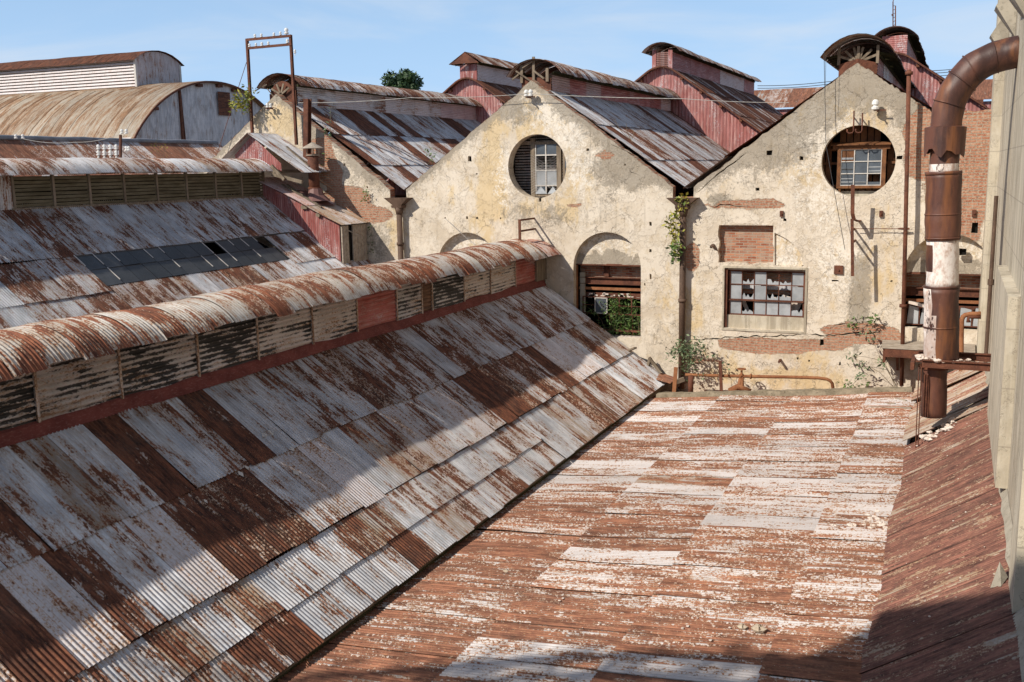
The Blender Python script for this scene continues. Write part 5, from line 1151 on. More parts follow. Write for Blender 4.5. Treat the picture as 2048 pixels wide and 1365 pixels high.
# ------------------------------------------------------------------ big rusted duct
Y_ = 23.77
DU = empty('rusted_duct', (-.3, Y_, -6.4), 'large rusted round duct with torn white insulation bending into the concrete building', 'duct')
def ductseg(name, pts, rad, seg=22, wf=None, dents=.035, mat='duct', sub=1):
    P = []
    for i in range(len(pts) - 1):
        a, b = Vector(pts[i]), Vector(pts[i + 1]); n = max(1, int((b - a).length / .11))
        for k in range(n): P.append(a.lerp(b, k / n))
    P.append(Vector(pts[-1])); mb = MB(); R = random.Random(len(name) + int(P[0].z * 10))
    rr = [rad * (1 + dents * mnoise.noise((i * .3, P[0].z, 0))) for i in range(len(P))]
    def tf(i, k):
        if not wf: return (0, 0, 0, 0)
        an = 2 * math.pi * k / seg; return (wf(P[i] + Vector((rad * math.sin(an), rad * math.cos(an), 0)), an), 0, 0, 0)
    mb.tube(P, rr, seg, True, tf=tf)
    for q, p in enumerate(mb.v): 
        d = .022 * mnoise.noise((p[0] * 5, p[1] * 5, p[2] * 3)); mb.v[q] = (p[0] + d, p[1] + d, p[2])
    return mb.build(name, M[mat], DU, True)
pp = lambda x, y, Y=Y_: onY(x, y, Y)
def s1(p, a): return .0
def px_of(p):
    c = RX * p.x + RY * p.y + RZ * p.z; return CX + F * c.x / c.z, CY + F * c.y / c.z
def white(p, a):
    x, y = px_of(p); side = math.cos(a - math.pi)   # a: around the pipe
    if 565 < y < 722: return .30 if x > 1872 else .85
    return .12
ductseg('duct_section', [pp(1867, 832), pp(1868, 730)], .27)
ductseg('duct_section', [pp(1882, 722), pp(1883, 575)], .36, wf=white)
ductseg('insulation', [pp(1884, 574), pp(1885, 478)], .335, wf=lambda p, a: .35 if (px_of(p)[0] < 1874 and 497 < px_of(p)[1] < 548) else .98)
ductseg('duct_section', [pp(1885, 480), pp(1888, 346)], .365, wf=lambda p, a: .62 if px_of(p)[1] < 356 else .2)
ductseg('duct_section', [pp(1888, 350), pp(1891, 262)], .295, wf=lambda p, a: .8 if p.z > .45 or p.z < -.15 else 0)
for a, b in ((350, 343), (430, 427), (477, 474), (575, 571), (655, 652)): ductseg('seam_band', [pp(1886 - (a - 430) * .02, a), pp(1886 - (b - 430) * .02, b)], .375)
el = [(1891.5, 262), (1894, 235), (1898, 210), (1908, 186), (1923, 163), (1943, 140), (1965, 126), (1990, 115), (2012, 109), (2040, 103)]
elp = [pp(*q) for q in el]
# smooth polyline
def smooth(P, n=2):
    for _ in range(n):
        Q = [P[0]]
        for i in range(len(P) - 1): Q += [P[i].lerp(P[i + 1], .25), P[i].lerp(P[i + 1], .75)]
        Q.append(P[-1]); P = Q
    return P
ductseg('elbow', smooth(elp), .325, dents=.01)
for i in (2, 4, 5, 7):
    a, b = elp[i], elp[i].lerp(elp[i + 1], .10); ductseg('seam_band', [a, b], .345)
mb = MB(); R_ = random.Random(6); N = 26; c0 = pp(1891, 257); 
for i in range(N):
    a0, a1 = 2 * math.pi * i / N, 2 * math.pi * (i + 1) / N; r_ = .42
    zb0 = -.30 + .25 * mnoise.noise((math.cos(a0) * 2, math.sin(a0) * 2, 2)); zb1 = -.30 + .25 * mnoise.noise((math.cos(a1) * 2, math.sin(a1) * 2, 2))
    mb.quad((c0.x + r_ * math.cos(a0) * .97, c0.y + r_ * math.sin(a0) * .97, c0.z - .25 + zb0), (c0.x + r_ * math.cos(a1) * .97, c0.y + r_ * math.sin(a1) * .97, c0.z - .25 + zb1), (c0.x + r_ * math.cos(a1), c0.y + r_ * math.sin(a1), c0.z + .02), (c0.x + r_ * math.cos(a0), c0.y + r_ * math.sin(a0), c0.z + .02))
    mb.quad((c0.x + r_ * math.cos(a0), c0.y + r_ * math.sin(a0), c0.z + .02), (c0.x + r_ * math.cos(a1), c0.y + r_ * math.sin(a1), c0.z + .02), (c0.x + .3 * math.cos(a1), c0.y + .3 * math.sin(a1), c0.z + .05), (c0.x + .3 * math.cos(a0), c0.y + .3 * math.sin(a0), c0.z + .05))
mb.build('torn_collar', M['duct'], DU, True)
mb = MB(); mb.lathe(pp(1868, 736), [(.33, 0), (.33, .05), (.29, .06)], 20); mb.bar(pp(1854, 745) + Vector((0, -.28, 0)), pp(1852, 828) + Vector((0, -.28, 0)), .11, .03, (0, 1, 0)); mb.build('flange', M['rustiron'], DU)
PF = empty('duct_platform', (.3, 24.5, -4.6), 'rusted steel bracket platform carrying rubble around the foot of the big duct', 'platform')
for q, (a, b) in enumerate((((1843, 733), (1992, 729)), ((1836, 711), (1993, 714)))):
    Yq = Y_ - .48 if q == 0 else Y_ + .45
    mb = MB(); A_, B2 = onY(*a, Yq), onY(*b, Yq); zc_ = (A_.z + B2.z) / 2; mb.ibeam((A_.x, Yq, zc_), (1.0, Yq, zc_), .12, .17, .02); mb.build('beam', M['rustiron'], PF)
    z_plat = zc_
zp = onY(1843, 733, Y_ - .48).z
mb = MB(); mb.bar((-.72, Y_ - .55, zp), (-.72, Y_ + .55, zp), .08, .16); mb.box(-.66, .45, Y_ - .45, Y_ + .42, zp + .085, zp + .105); mb.build('deck_plate', M['rustiron'], PF)
mb = MB()
for px in (1838, 1843): a = onY(px, 735, Y_ - .5); mb.tube([a, (a.x + .02, a.y, -6.5)], .012, 5)
mb.build('rod', M['rustiron'], PF)
R_ = random.Random(12)
def rock(mb, c, s, R, flat=.7):
    n0 = len(mb.v); ph = R.random() * 9
    rings = [(0, .15), (.25, .8), (.6, 1), (.85, .7), (1, .2)]
    for z, r_ in rings:
        for i in range(9):
            a = i * .698; k = 1 + .45 * mnoise.noise((math.cos(a) * 1.3 + ph, math.sin(a) * 1.3, z * 1.5 + ph)); mb.v.append((c[0] + s * r_ * k * math.cos(a), c[1] + s * r_ * k * math.sin(a), c[2] + s * flat * z * 1.3 * k))
    for j in range(4):
        for i in range(9): i2 = (i + 1) % 9; mb.face((n0 + j * 9 + i, n0 + j * 9 + i2, n0 + (j + 1) * 9 + i2, n0 + (j + 1) * 9 + i))
    mb.face(tuple(n0 + 36 + i for i in range(9)))
mb = MB()
for i in range(34): rock(mb, (R_.uniform(-.62, .42), Y_ + R_.uniform(-.5, .1), zp + .1), R_.uniform(.03, .11), R_)
tag(mb.build('rubble_heap', M['rubble']), 'heap of whitish plaster rubble lying on the steel platform at the duct foot', 'rubble', kind='stuff')
mb = MB(); bC = pp(1867, 840)
for i in range(40): 
    x = R_.uniform(-.55, .25); y = Y_ + R_.uniform(-.7, .5); rock(mb, (x, y, -6.50 + .656 * (x + .834) + .04), R_.uniform(.02, .09), R_)
tag(mb.build('rubble_patch', M['rubble']), 'small crumbs of fallen insulation around the duct base on the steep roof', 'rubble', kind='stuff')

# ------------------------------------------------------------------ small steel, pipes and wires
def hopper(px, label):
    c = onY(px, 396, 31.82); r = empty('rainwater_hopper', (c.x, 31.8, -1.3), label, 'downpipe')
    mb = MB(); w, d = .5, .2; x, y, z = c.x, 31.80, c.z
    mb.hexa([(x - .13, y - .13, z - .30), (x + .13, y - .13, z - .30), (x + .13, y + .13, z - .30), (x - .13, y + .13, z - .30), (x - w, y - d, z), (x + w, y - d, z), (x + w, y + d, z), (x - w, y + d, z)])
    mb.hexa([(x - .2, y - .16, z - .36), (x + .2, y - .16, z - .36), (x + .2, y + .16, z - .36), (x - .2, y + .16, z - .36), (x - .22, y - .18, z - .27), (x + .22, y - .18, z - .27), (x + .22, y + .18, z - .27), (x - .22, y + .18, z - .27)]); mb.build('hopper', M['darkpipe'], r)
    mb = MB(); mb.tube([(x + .02, y, z - .34), (x + .02, y, z - .60)], [.17, .11], 12); mb.tube([(x + .02, y, z - .60), (x + .02, y, -7.3)], .105, 12)
    for zz in (-2.7, -4.4, -6.0): mb.tube([(x + .02, y, zz), (x + .02, y, zz + .1)], .135, 12)
    mb.build('pipe', M['darkpipe'], r, True); return r
hopper(797, 'dark downpipe with funnel hopper beside the moss-stained left gable corner')
hopper(1366, 'long dark downpipe with funnel hopper in the valley between the two round-window gables')
mb = MB(); mb.tube([onY(1818, 140, 31.55), onY(1811, 460, 31.55), onY(1803, 772, 31.55)], .062, 10)
for q in ((1818, 150), (1806, 615)): a = onY(*q, 31.55); mb.tube([a, a + Vector((0, 0, .09))], .11, 10)
tag(mb.build('thin_pipe', M['rustiron'], None, True), 'tall thin rusty pipe standing in front of the right gable left of the duct', 'pipe')
VP = empty('vent_pipe', (.2, 29.5, -6.5), 'short rusty pipe bending into the concrete wall right of the duct platform', 'pipe')
mb = MB(); mb.tube(smooth([onY(1922, 778, 29.5), onY(1923, 650, 29.5), onY(1924, 636, 29.5), onY(1932, 629, 29.5), onY(1962, 628, 29.5)], 1), .065, 10); mb.build('pipe', M['rustbrown'], VP, True)
mb = MB(); mb.tube([onY(1937, 645, 29.5), onY(1937, 634, 29.5), onY(1962, 634, 29.5)], .06, 8); mb.build('stub', M['rustiron'], VP, True)
def bracket(label, attach, L, drop, posttop, mat='rustiron', slant=0):
    A_ = onY(*attach[0], 32.0); r = empty('wall_bracket', (A_.x, 31.9, A_.z - drop), label, 'bracket'); 
    mb = MB()
    for a in attach: p = onY(*a, 32.02); mb.bar((p.x, 32.05, p.z), (p.x, 32.0 - L, p.z), .035, .06)
    mb.build('arm', M[mat], r)
    mb = MB(); mb.bar((A_.x, 32.0 - L, A_.z + posttop), (A_.x + slant, 32.0 - L, A_.z - drop), .09, .035, (0, 1, 0)); mb.build('post', M[mat], r); return A_
bracket('flat steel wall bracket with two arms above the lantern end on the middle gable', [(1069, 437), (1071, 458)], 1.3, .75, .03)
A_ = bracket('two-armed steel wall bracket with a long slanting post under the right round window', [(1709, 458), (1711, 481)], .9, 1.35, .35, slant=.08)
mb = MB(); a = onY(1712, 458, 31.85); b = onY(1817, 458, 31.85); mb.tube([a, b], .012, 6); c = a.lerp(b, .8); mb.tube([c, a.lerp(b, .88), a.lerp(b, 1.02)], [.02, .035, .03], 8); tag(mb.build('tie_rod', M['rustiron']), 'thin horizontal tie rod with turnbuckle running to the tall thin pipe', 'rod')
mb = MB(); a = onY(1706, 370, 31.3); pts = [(a.x, 31.25, a.z), (a.x + .02, 31.28, a.z - .85), (a.x + .06, 31.36, a.z - 1.02), (a.x + .16, 31.7, a.z - 1.10), (a.x + .16, 32.02, a.z - 1.08)]
for i in range(4): mb.bar(pts[i], pts[i + 1], .11, .025, (0, 1, 0) if i < 2 else (0, 0, 1))
tag(mb.build('bent_strap', M['rustiron']), 'bent perforated steel strap hanging just below the right round window', 'strap')
for i, (px, top, bot) in enumerate(((1708, 222, 262), (1725, 226, 261))):
    mb = MB(); a = onY(px, top, 31.75); b = onY(px - 1, bot, 31.75); mb.tube([a, b, b + Vector((-.03, 0, -.06)), b + Vector((-.13, 0, -.07)), b + Vector((-.18, 0, -.02)), b + Vector((-.18, 0, .05))], .022, 7); mb.bar(a + Vector((0, .3, -.2)), a + Vector((0, 0, -.2)), .03, .03)
    tag(mb.build('iron_hook', M['rustiron'], None, True), ('left' if i == 0 else 'right') + ' of the two iron J-hooks hanging over the right round window', 'hook', 'iron hooks over the round window')
def ins_bracket(px, py, label, n=2, s=1.5):
    a = onY(px, py, 31.75); r = empty('insulator_bracket', (a.x, 32, a.z - .1), label, 'insulator')
    mb = MB(); mb.bar((a.x, 32.05, a.z - .12), (a.x, 31.6, a.z - .12), .03, .04); mb.bar((a.x - .1, 31.75, a.z - .1), (a.x + .25, 31.75, a.z - .1), .03, .03); mb.build('arm', M['rustiron'], r)
    for i in range(n): mb = MB(); insul_mb(mb, (a.x - .06 + i * .16, 31.75, a.z - .09), s); mb.build('insulator', M['porcelain'], r)
ins_bracket(1056, 188, 'pair of white insulators near the apex of the middle gable'); ins_bracket(1755, 214, 'single white insulator on the upper right gable wall', 1, 2.0); ins_bracket(537, 211, 'pair of white insulators near the apex of the left gable', 2, 1.1)
mb = MB(); a = onY(1425, 492, 31.9); mb.tube([a, a + Vector((0, .15, 0))], .06, 8); mb.tube([a, a + Vector((.12, .1, -.14))], .03, 6); tag(mb.build('wall_lamp', M['darkpipe']), 'small dark lamp stub left of the square brick niche', 'lamp')
for i, (px, py, w, h) in enumerate(((1563, 428, .10, .18), (1762, 428, .10, .18), (1948, 427, .11, .19), (1677, 540, .26, .26))):
    a = onY(px, py, 31.95); mb = MB(); mb.box(a.x - w / 2, a.x + w / 2, 31.93, 32.02, a.z - h / 2, a.z + h / 2); mb.lathe((a.x, 31.93, a.z), [(.03, 0), (.03, .04)], 8, (0, -1, 0))
    tag(mb.build('anchor_plate', M['rustiron']), ['rusty anchor plate above the brick niche', 'rusty anchor plate right of the bent strap', 'rusty anchor plate close to the concrete building', 'large square anchor plate right of the grid window'][i], 'anchor plate', 'anchor plates on the right gable')
a = onY(1560, 721, 31.9); mb = MB(); mb.bar((a.x, 32.0, a.z), (a.x, 31.7, a.z - .02), .06, .06); tag(mb.build('iron_peg', M['rustiron']), 'short iron peg sticking out below the long brick patch', 'peg')

def wire(pts, Y, label, r=.008, sag=.12, mat='wire', name='overhead_wire', group=None, Ys=None):
    mb = MB(); P = []
    for i in range(len(pts) - 1):
        a = onY(*pts[i], (Ys[i] if Ys else Y)); b = onY(*pts[i + 1], (Ys[i + 1] if Ys else Y)); n = 12
        for k in range(n): t = k / n; p = a.lerp(b, t); p.z -= sag * 4 * t * (1 - t); P.append(p)
    P.append(b); mb.tube(P, r, 5, False); tag(mb.build(name, M[mat], None, True), label, 'wire', group)
wire([(596, 206), (820, 196), (1055, 188)], 31.7, 'pale wire running from the tall frame across to the middle gable apex', .010, .05)
wire([(1062, 188), (1366, 198)], 31.7, 'pale wire from the middle gable apex over the valley roof', .011, .03)
wire([(1366, 198), (1578, 206)], 31.7, 'pale wire continuing toward the slope of the right gable', .009, .03)
wire([(46, 278), (150, 285), (243, 268)], 26.5, 'drooping pale wire on the low roof at far left', .008, .08)
wire([(890, 437), (944, 487)], 31.85, 'short loose wire hanging over the left arch', .009, .0)
wire([(1648, 103), (1652, 290), (1668, 380), (1690, 500)], 31.6, 'dark cable hanging down across the right gable from its lantern', .009, .0, 'darkwire')
wire([(1652, 110), (1650, 200)], 31.5, 'second thin dark cable under the lantern of the right gable', .006, .0, 'darkwire')
for i, dy in enumerate((0, 5, 11)): wire([(1515, 172 + dy), (1655, 164 + dy), (1860, 142 + dy), (1960, 130 + dy)], 95, ['topmost', 'middle', 'lowest'][i] + ' of the distant power lines above the far red shed', .03, .1, 'darkwire', group='distant power lines')

# ledge furniture in front of the gables
mb = MB(); a, b = onY(1347, 797, 30.15), onY(1352, 735, 30.15); mb.bar(a, b, .12, .04, (0, 1, 0)); tag(mb.build('iron_post', M['rustbrown']), 'flat rusty iron post at the near left corner of the ledge', 'post', 'iron posts on the ledge')
mb = MB(); a, b = onY(1443, 790, 31.2), onY(1440, 722, 31.2); mb.bar(a, b, .10, .04, (0, 1, 0)); tag(mb.build('iron_post', M['rustiron']), 'leaning flat iron post between the left corner and the valve', 'post', 'iron posts on the ledge')
mb = MB(); a, b = onY(1381, 794, 31.1), onY(1382, 752, 31.1); mb.tube([a, b], .085, 12); tag(mb.build('pipe_stub', M['rustiron'], None, True), 'short round pipe stub standing beside the corner iron post', 'pipe')
mb = MB(); mb.tube(smooth([onY(1371, 750, 31.3), onY(1480, 753, 31.3), onY(1600, 755, 31.3), onY(1650, 757, 31.3), onY(1664, 764, 31.35), onY(1666, 778, 31.4)], 1), .05, 10)
for px in (1480, 1500): a = onY(px, 753, 31.3); mb.tube([a, a + Vector((.05, 0, 0))], .085, 10)
tag(mb.build('ledge_pipe', M['rustbrown'], None, True), 'long horizontal orange-rusted pipe running along the foot of the right gable', 'pipe')
VL = empty('rusty_valve', (-6.1, 31.3, -7.4), 'gnarled rusty valve with handwheel on the ledge pipe', 'valve')
v0 = onY(1483, 752, 31.3)
mb = MB(); mb.lathe((v0.x, v0.y, v0.z - .02), [(.07, 0), (.09, .05), (.035, .1), (.03, .22)], 10); mb.tube([v0, v0 + Vector((-.06, 0, -.35)), v0 + Vector((-.3, -.1, -.55))], [.07, .08, .09], 10); mb.tube([v0 + Vector((.02, 0, 0)), v0 + Vector((.0, 0, -.45)), v0 + Vector((.12, -.1, -.62))], [.06, .075, .08], 10); mb.tube([v0 + Vector((-.35, -.05, -.52)), v0 + Vector((-.1, -.05, -.35)), v0 + Vector((.3, .0, -.5))], [.11, .1, .09], 10); mb.build('body', M['rustbrown'], VL, True)
mb = MB(); P = [v0 + Vector((.13 * math.cos(a * .524), .13 * math.sin(a * .524), .22)) for a in range(13)]; mb.tube(P, .018, 6, False)
for k in range(4): mb.bar(v0 + Vector((0, 0, .22)), v0 + Vector((.13 * math.cos(k * 1.57), .13 * math.sin(k * 1.57), .22)), .02, .02)
mb.build('handwheel', M['rustbrown'], VL, True)
SL = empty('collapsed_roofing', (-8.8, 31.4, -7.4), 'collapsed rusty sheet and timbers at the end of the foreground shed eave', 'debris')
mb = MB(); strip_roof(mb, [(-9.3, -6.72), (-8.2, -6.98)], 31.0, 31.9, [(0, 1.1)], .6, lambda *a: (TONE['F'], 0, .5), 6, 3, seed=77, sag=.12); mb.build('sheet', M['flaky'], SL, True)
mb = MB(); mb.bar((-9.2, 30.9, -7.45), (-7.95, 31.7, -6.95), .08, .14); mb.bar((-8.9, 31.2, -7.5), (-7.9, 31.9, -7.05), .1, .1); mb.bar((-9.1, 31.7, -6.3), (-9.3, 31.75, -6.95), .09, .09); mb.bar((-9.15, 31.7, -6.3), (-8.75, 31.72, -6.8), .09, .09); mb.bar((-9.95, 31.8, -6.15), (-9.5, 31.3, -5.92), .1, .06); mb.build('timber', M['wood'], SL)
DK = empty('wall_deck', (-.5, 31.6, -5.7), 'weathered plank deck fixed to the right gable behind the duct', 'deck')
mb = MB()
for i in range(7): mb.box(-1.88 + rnd() * .06, .7, 31.1 + i * .128, 31.1 + i * .128 + .118, -5.46 - rnd() * .01 + i * .012, -5.42 + i * .012)
mb.build('planks', M['plank'], DK)
mb = MB(); mb.box(-1.75, .7, 31.12, 31.2, -5.72, -5.47); mb.box(-1.8, -1.72, 31.2, 32, -5.9, -5.48)
for x in (-1.4, -.2, .5): mb.bar((x, 31.2, -5.6), (x, 32, -6.25), .07, .07)
mb.build('beam', M['rustiron'], DK)
mb = MB(); R_ = random.Random(21)
for i in range(46): rock(mb, (R_.uniform(-7.2, -1.2), R_.uniform(30.6, 31.9), -7.38), R_.uniform(.02, .09), R_)
tag(mb.build('ledge_rubble', M['stone']), 'crumbled plaster and brick bits scattered along the ledge below the right gable', 'rubble', kind='stuff')

# rocks and bits on the low roof
def onB(px, py): p = onP(px, py, -8.55, -7.25, .1); return p
rk = [(1517, 1264, .11, 'larger pale stone lying on the low rusty roof near the bottom edge'), (1484, 1258, .075, 'smaller pale stone just left of the larger one on the low roof'), (1012, 1146, .06, 'tiny broken twig-like stone on the roof left of centre'), (1668, 1056, .07, 'left lump of white rubble near the valley of the low roof'), (1704, 1056, .09, 'middle lump of white rubble near the valley of the low roof'), (1700, 1034, .05, 'small upper lump of white rubble near the valley')]
for i, (px, py, s, l) in enumerate(rk):
    p = onB(px, py); mb = MB(); rock(mb, (p.x, p.y, p.z), s, random.Random(i + 3)); tag(mb.build('stone', M['stone'] if i < 3 else M['rubble'], None, False), l, 'stone', 'stones on the low roof')
mb = MB(); R_ = random.Random(31)
for i in range(46): p = onB(R_.gauss(1755, 16), R_.gauss(1047, 9)); rock(mb, (p.x, p.y, p.z), R_.uniform(.02, .06), R_)
tag(mb.build('rubble_strip', M['rubble']), 'strip of white mortar rubble spilled beside the valley of the low roof', 'rubble', kind='stuff')
mb = MB()
for i in range(150):
    p = onB(R_.uniform(900, 1790), R_.uniform(830, 1350)); 
    if p.x > -.85 or p.x < -8.3 or p.y > 29.5: continue
    rock(mb, (p.x, p.y, p.z + .005), R_.uniform(.008, .028), R_)
for i in range(70):
    y = R_.uniform(8.5, 24); x = R_.uniform(-.7, .75); rock(mb, (x, y, -6.50 + .656 * (x + .834) + .015), R_.uniform(.008, .02), R_)
tag(mb.build('roof_grit', M['rubble']), 'pale grit and crumbs scattered over the low roof and the steep lean-to', 'grit', kind='stuff')
mb = MB(); mb.poly([(.78, 13.6, -5.42), (.66, 13.7, -5.50), (.76, 13.9, -5.20), (.86, 13.75, -5.34)]); mb.poly([(.78, 13.6, -5.42), (.86, 13.75, -5.34), (.76, 13.9, -5.20)]); tag(mb.build('mortar_flake', M['cement']), 'upright triangular mortar flake leaning at the top of the steep roof', 'flake')
for i, (a, b) in enumerate((((1735, 818), (1822, 820)), ((1766, 811), (1790, 812)), ((1790, 800), (1812, 806)))):
    mb = MB(); mb.bar(onB(*a) + Vector((0, 0, .04)), onB(*b) + Vector((0, 0, .05)), .06, .05); tag(mb.build('broken_lath', M['plank']), ['longest broken lath lying near the far right corner of the low roof', 'shortest broken lath behind the long one on the low roof', 'slanting broken lath nearest the duct on the low roof'][i], 'lath', 'broken laths on the low roof')

mb = MB(); R_ = random.Random(52)
for (px, py) in ((527, 873), (540, 868), (480, 950), (492, 938), (508, 946), (582, 900), (590, 948), (300, 985), (220, 930), (612, 870), (700, 905), (410, 1005), (150, 1040)):
    p = onP(px, py, -12.99, -3.94, -.696); s_ = R_.uniform(.03, .09); n_ = Vector((.571, 0, .82)) * .03
    mb.poly([p + n_ + Vector((s_ * R_.uniform(.6, 1), 0, -s_ * .6)), p + n_ + Vector((0, s_ * R_.uniform(.5, 1.1), 0)), p + n_ + Vector((-s_ * .7, 0, s_ * .5)), p + n_ + Vector((0, -s_ * R_.uniform(.4, 1), 0))])
tag(mb.build('paint_flakes', M['whitebar']), 'pale flakes of peeled paint scattered on the dark rusty sheets of the foreground roof', 'flakes', kind='stuff')
# ------------------------------------------------------------------ plants
def plant(label, base, stems, leaf, n, size, mat='leafg', r=.006, seed=1, spread=.08, name='wall_plant', cat='plant', tipw=.5):
    R = random.Random(seed); root = empty(name, tuple(base), label, cat); ms = MB(); ml = MB()
    for (pts) in stems:
        P = smooth([Vector(p) for p in pts], 1); ms.tube(P, [r * (1 - .6 * i / len(P)) for i in range(len(P))], 5, False)
        for k in range(n):
            t = tipw + (1 - tipw) * R.random(); i = min(len(P) - 2, int(t * (len(P) - 1))); c = P[i].lerp(P[i + 1], R.random()) + Vector((R.gauss(0, spread), R.gauss(0, spread), R.gauss(0, spread)))
            d = Vector((R.gauss(0, 1), R.gauss(0, 1) - .3, R.gauss(0, .7) - .1)).normalized(); u = d.cross(Vector((R.gauss(0, 1), R.gauss(0, 1), R.gauss(0, 1)))).normalized(); L = size * R.uniform(.6, 1.3); w = L * leaf
            ml.poly([c, c + d * L * .5 + u * w, c + d * L, c + d * L * .5 - u * w], r=(R.random(), 0, 0, 0))
    ms.build('stem', M['stem'], root, True); ml.build('leaves', M[mat], root); return root
def PX(px, py, Y=31.8): return onY(px, py, Y)
plant('yellow-green weed clinging to the left post of the tall insulator frame', PX(503, 235, 31.6), [[PX(503, 240, 31.6), PX(495, 215, 31.5), PX(478, 192, 31.4)], [PX(503, 232, 31.6), PX(492, 205, 31.5), PX(500, 180, 31.5)], [PX(500, 215, 31.5), PX(478, 208, 31.4), PX(470, 212, 31.4)]], .24, 75, .16, 'leafy', .014, 1, .12)
plant('leafy yellow-green vine growing up beside the central downpipe', PX(1353, 540, 31.6), [[PX(1352, 525, 31.7), PX(1350, 490, 31.6), PX(1352, 455, 31.6), PX(1348, 430, 31.6)], [PX(1353, 500), PX(1345, 470, 31.6), PX(1340, 440, 31.6)], [PX(1352, 430), PX(1362, 410, 31.6), PX(1368, 396, 31.6)]], .24, 80, .16, 'leafy', .014, 2, .08, tipw=.1)
plant('dense green clump in the vine beside the central downpipe', PX(1352, 515, 31.6), [[PX(1352, 520, 31.65), PX(1349, 505, 31.5), PX(1350, 490, 31.5)]], .24, 60, .17, 'leafg', .01, 22, .08, tipw=.0)
plant('bushy weed hanging from the downpipe just above the ledge', PX(1372, 735, 31.5), [[PX(1368, 690, 31.6), PX(1380, 705, 31.3), PX(1372, 730, 31.2)], [PX(1368, 688, 31.6), PX(1395, 690, 31.3), PX(1405, 705, 31.3)], [PX(1368, 690, 31.6), PX(1352, 695, 31.3), PX(1348, 712, 31.3)], [PX(1372, 745, 31.5), PX(1378, 725, 31.3), PX(1388, 712, 31.2)]], .2, 120, .13, 'leafgrey', .012, 3, .13, tipw=.1)
plant('thin arching bramble stems left of the valve', PX(1450, 790, 31.3), [[PX(1448, 790, 31.2), PX(1432, 735, 31.2), PX(1405, 700, 31.3), PX(1392, 680, 31.4)], [PX(1465, 790, 31.2), PX(1462, 755, 31.3), PX(1450, 722, 31.4)], [PX(1430, 732, 31.2), PX(1410, 745, 31.2), PX(1398, 755, 31.2)], [PX(1432, 730, 31.2), PX(1428, 722, 31.2), PX(1432, 715, 31.2)]], .25, 11, .12, 'leafgrey', .010, 4, .06, tipw=.6)
plant('green sprig rooted in the crack right of the grid window', PX(1722, 650, 31.9), [[PX(1730, 650, 31.95), PX(1718, 646, 31.8), PX(1700, 648, 31.75)], [PX(1735, 650, 31.95), PX(1748, 642, 31.8), PX(1745, 632, 31.7)]], .24, 26, .13, 'leafg', .008, 5, .06)
plant('spreading twiggy weed low on the right gable below the crack', PX(1790, 770, 31.6), [[PX(1795, 778, 31.6), PX(1765, 722, 31.6), PX(1720, 712, 31.6), PX(1700, 715, 31.6)], [PX(1798, 778, 31.6), PX(1770, 735, 31.5), PX(1735, 660, 31.7)], [PX(1790, 778, 31.5), PX(1750, 735, 31.5), PX(1720, 735, 31.5)], [PX(1700, 775, 31.6), PX(1715, 760, 31.5), PX(1722, 750, 31.5)], [PX(1790, 775, 31.5), PX(1775, 735, 31.5), PX(1762, 722, 31.4)]], .2, 22, .14, 'leafgrey', .009, 6, .08, tipw=.72)
plant('low tuft of weeds at the wall foot left of the thin pipe', PX(1695, 778, 31.5), [[PX(1680, 782, 31.5), PX(1690, 772, 31.4), PX(1700, 768, 31.4)], [PX(1690, 782, 31.5), PX(1710, 772, 31.4), PX(1735, 770, 31.4)]], .2, 34, .12, 'leafg', .008, 7, .07, tipw=.2)
plant('small bush on the coping of the left gable right slope', PX(660, 240, 32.1), [[PX(661, 262, 32.1), PX(661, 240, 32.1), PX(662, 208, 32.1)], [PX(660, 275, 32.1), PX(655, 265, 32), PX(650, 262, 32)]], .25, 16, .12, 'leafgrey', .008, 8, .08, tipw=.2)
plant('small green sprig on the valley roof left of the middle gable', PX(863, 320, 32.4), [[PX(866, 322, 32.5), PX(860, 310, 32.4), PX(852, 297, 32.4)]], .22, 40, .13, 'leafg', .008, 9, .09, tipw=.0)
plant('bare forked twig on the right slope of the middle gable', PX(1262, 280, 32.2), [[PX(1265, 285, 32.2), PX(1255, 268, 32.2), PX(1252, 246, 32.2)], [PX(1262, 280, 32.2), PX(1240, 262, 32.2), PX(1228, 238, 32.2)], [PX(1264, 278, 32.2), PX(1268, 268, 32.2), PX(1265, 260, 32.2)]], .2, 1, .03, 'leafgrey', .012, 10, .02)
plant('weed growing in the bare bricks of the left gable', PX(650, 340, 31.9), [[PX(648, 345, 31.95), PX(645, 325, 31.8), PX(650, 310, 31.8)], [PX(628, 400, 31.9), PX(634, 385, 31.7), PX(632, 372, 31.7)], [PX(730, 400, 31.9), PX(735, 388, 31.8), PX(730, 380, 31.8)]], .25, 22, .11, 'leafg', .008, 11, .07, tipw=.1)
plant('scraggly dry weed on the low roof behind the louvred lantern', PX(320, 318, 30), [[PX(325, 322, 30), PX(318, 305, 30), PX(300, 292, 30)], [PX(322, 322, 30), PX(330, 305, 30), PX(325, 290, 30)], [PX(318, 322, 30), PX(312, 300, 30), PX(312, 282, 30)]], .2, 12, .09, 'leafy', .008, 12, .12, tipw=.4)
plant('moss-green creeper below the left hopper', PX(745, 480, 31.8), [[PX(742, 505, 31.9), PX(741, 480, 31.8), PX(738, 450, 31.8)]], .3, 40, .07, 'leafg', .005, 13, .05, tipw=.0)
stems = []; R_ = random.Random(44)
for i in range(26):
    x = R_.uniform(-10.9, -9.65); b = Vector((x, R_.uniform(32.35, 33.0), -5.7)); t = Vector((x + R_.uniform(-.7, .25), b.y + R_.uniform(-.15, .1), R_.uniform(-5.2, -4.35))); stems.append([b, b.lerp(t, .5) + Vector((.1, 0, .15)), t])
plant('tangle of tall green weeds filling the arched opening behind its steel grid', (-10.2, 32.6, -5.7), stems, .10, 75, .17, 'leafg', .008, 14, .10, tipw=.1, name='tall_weeds')
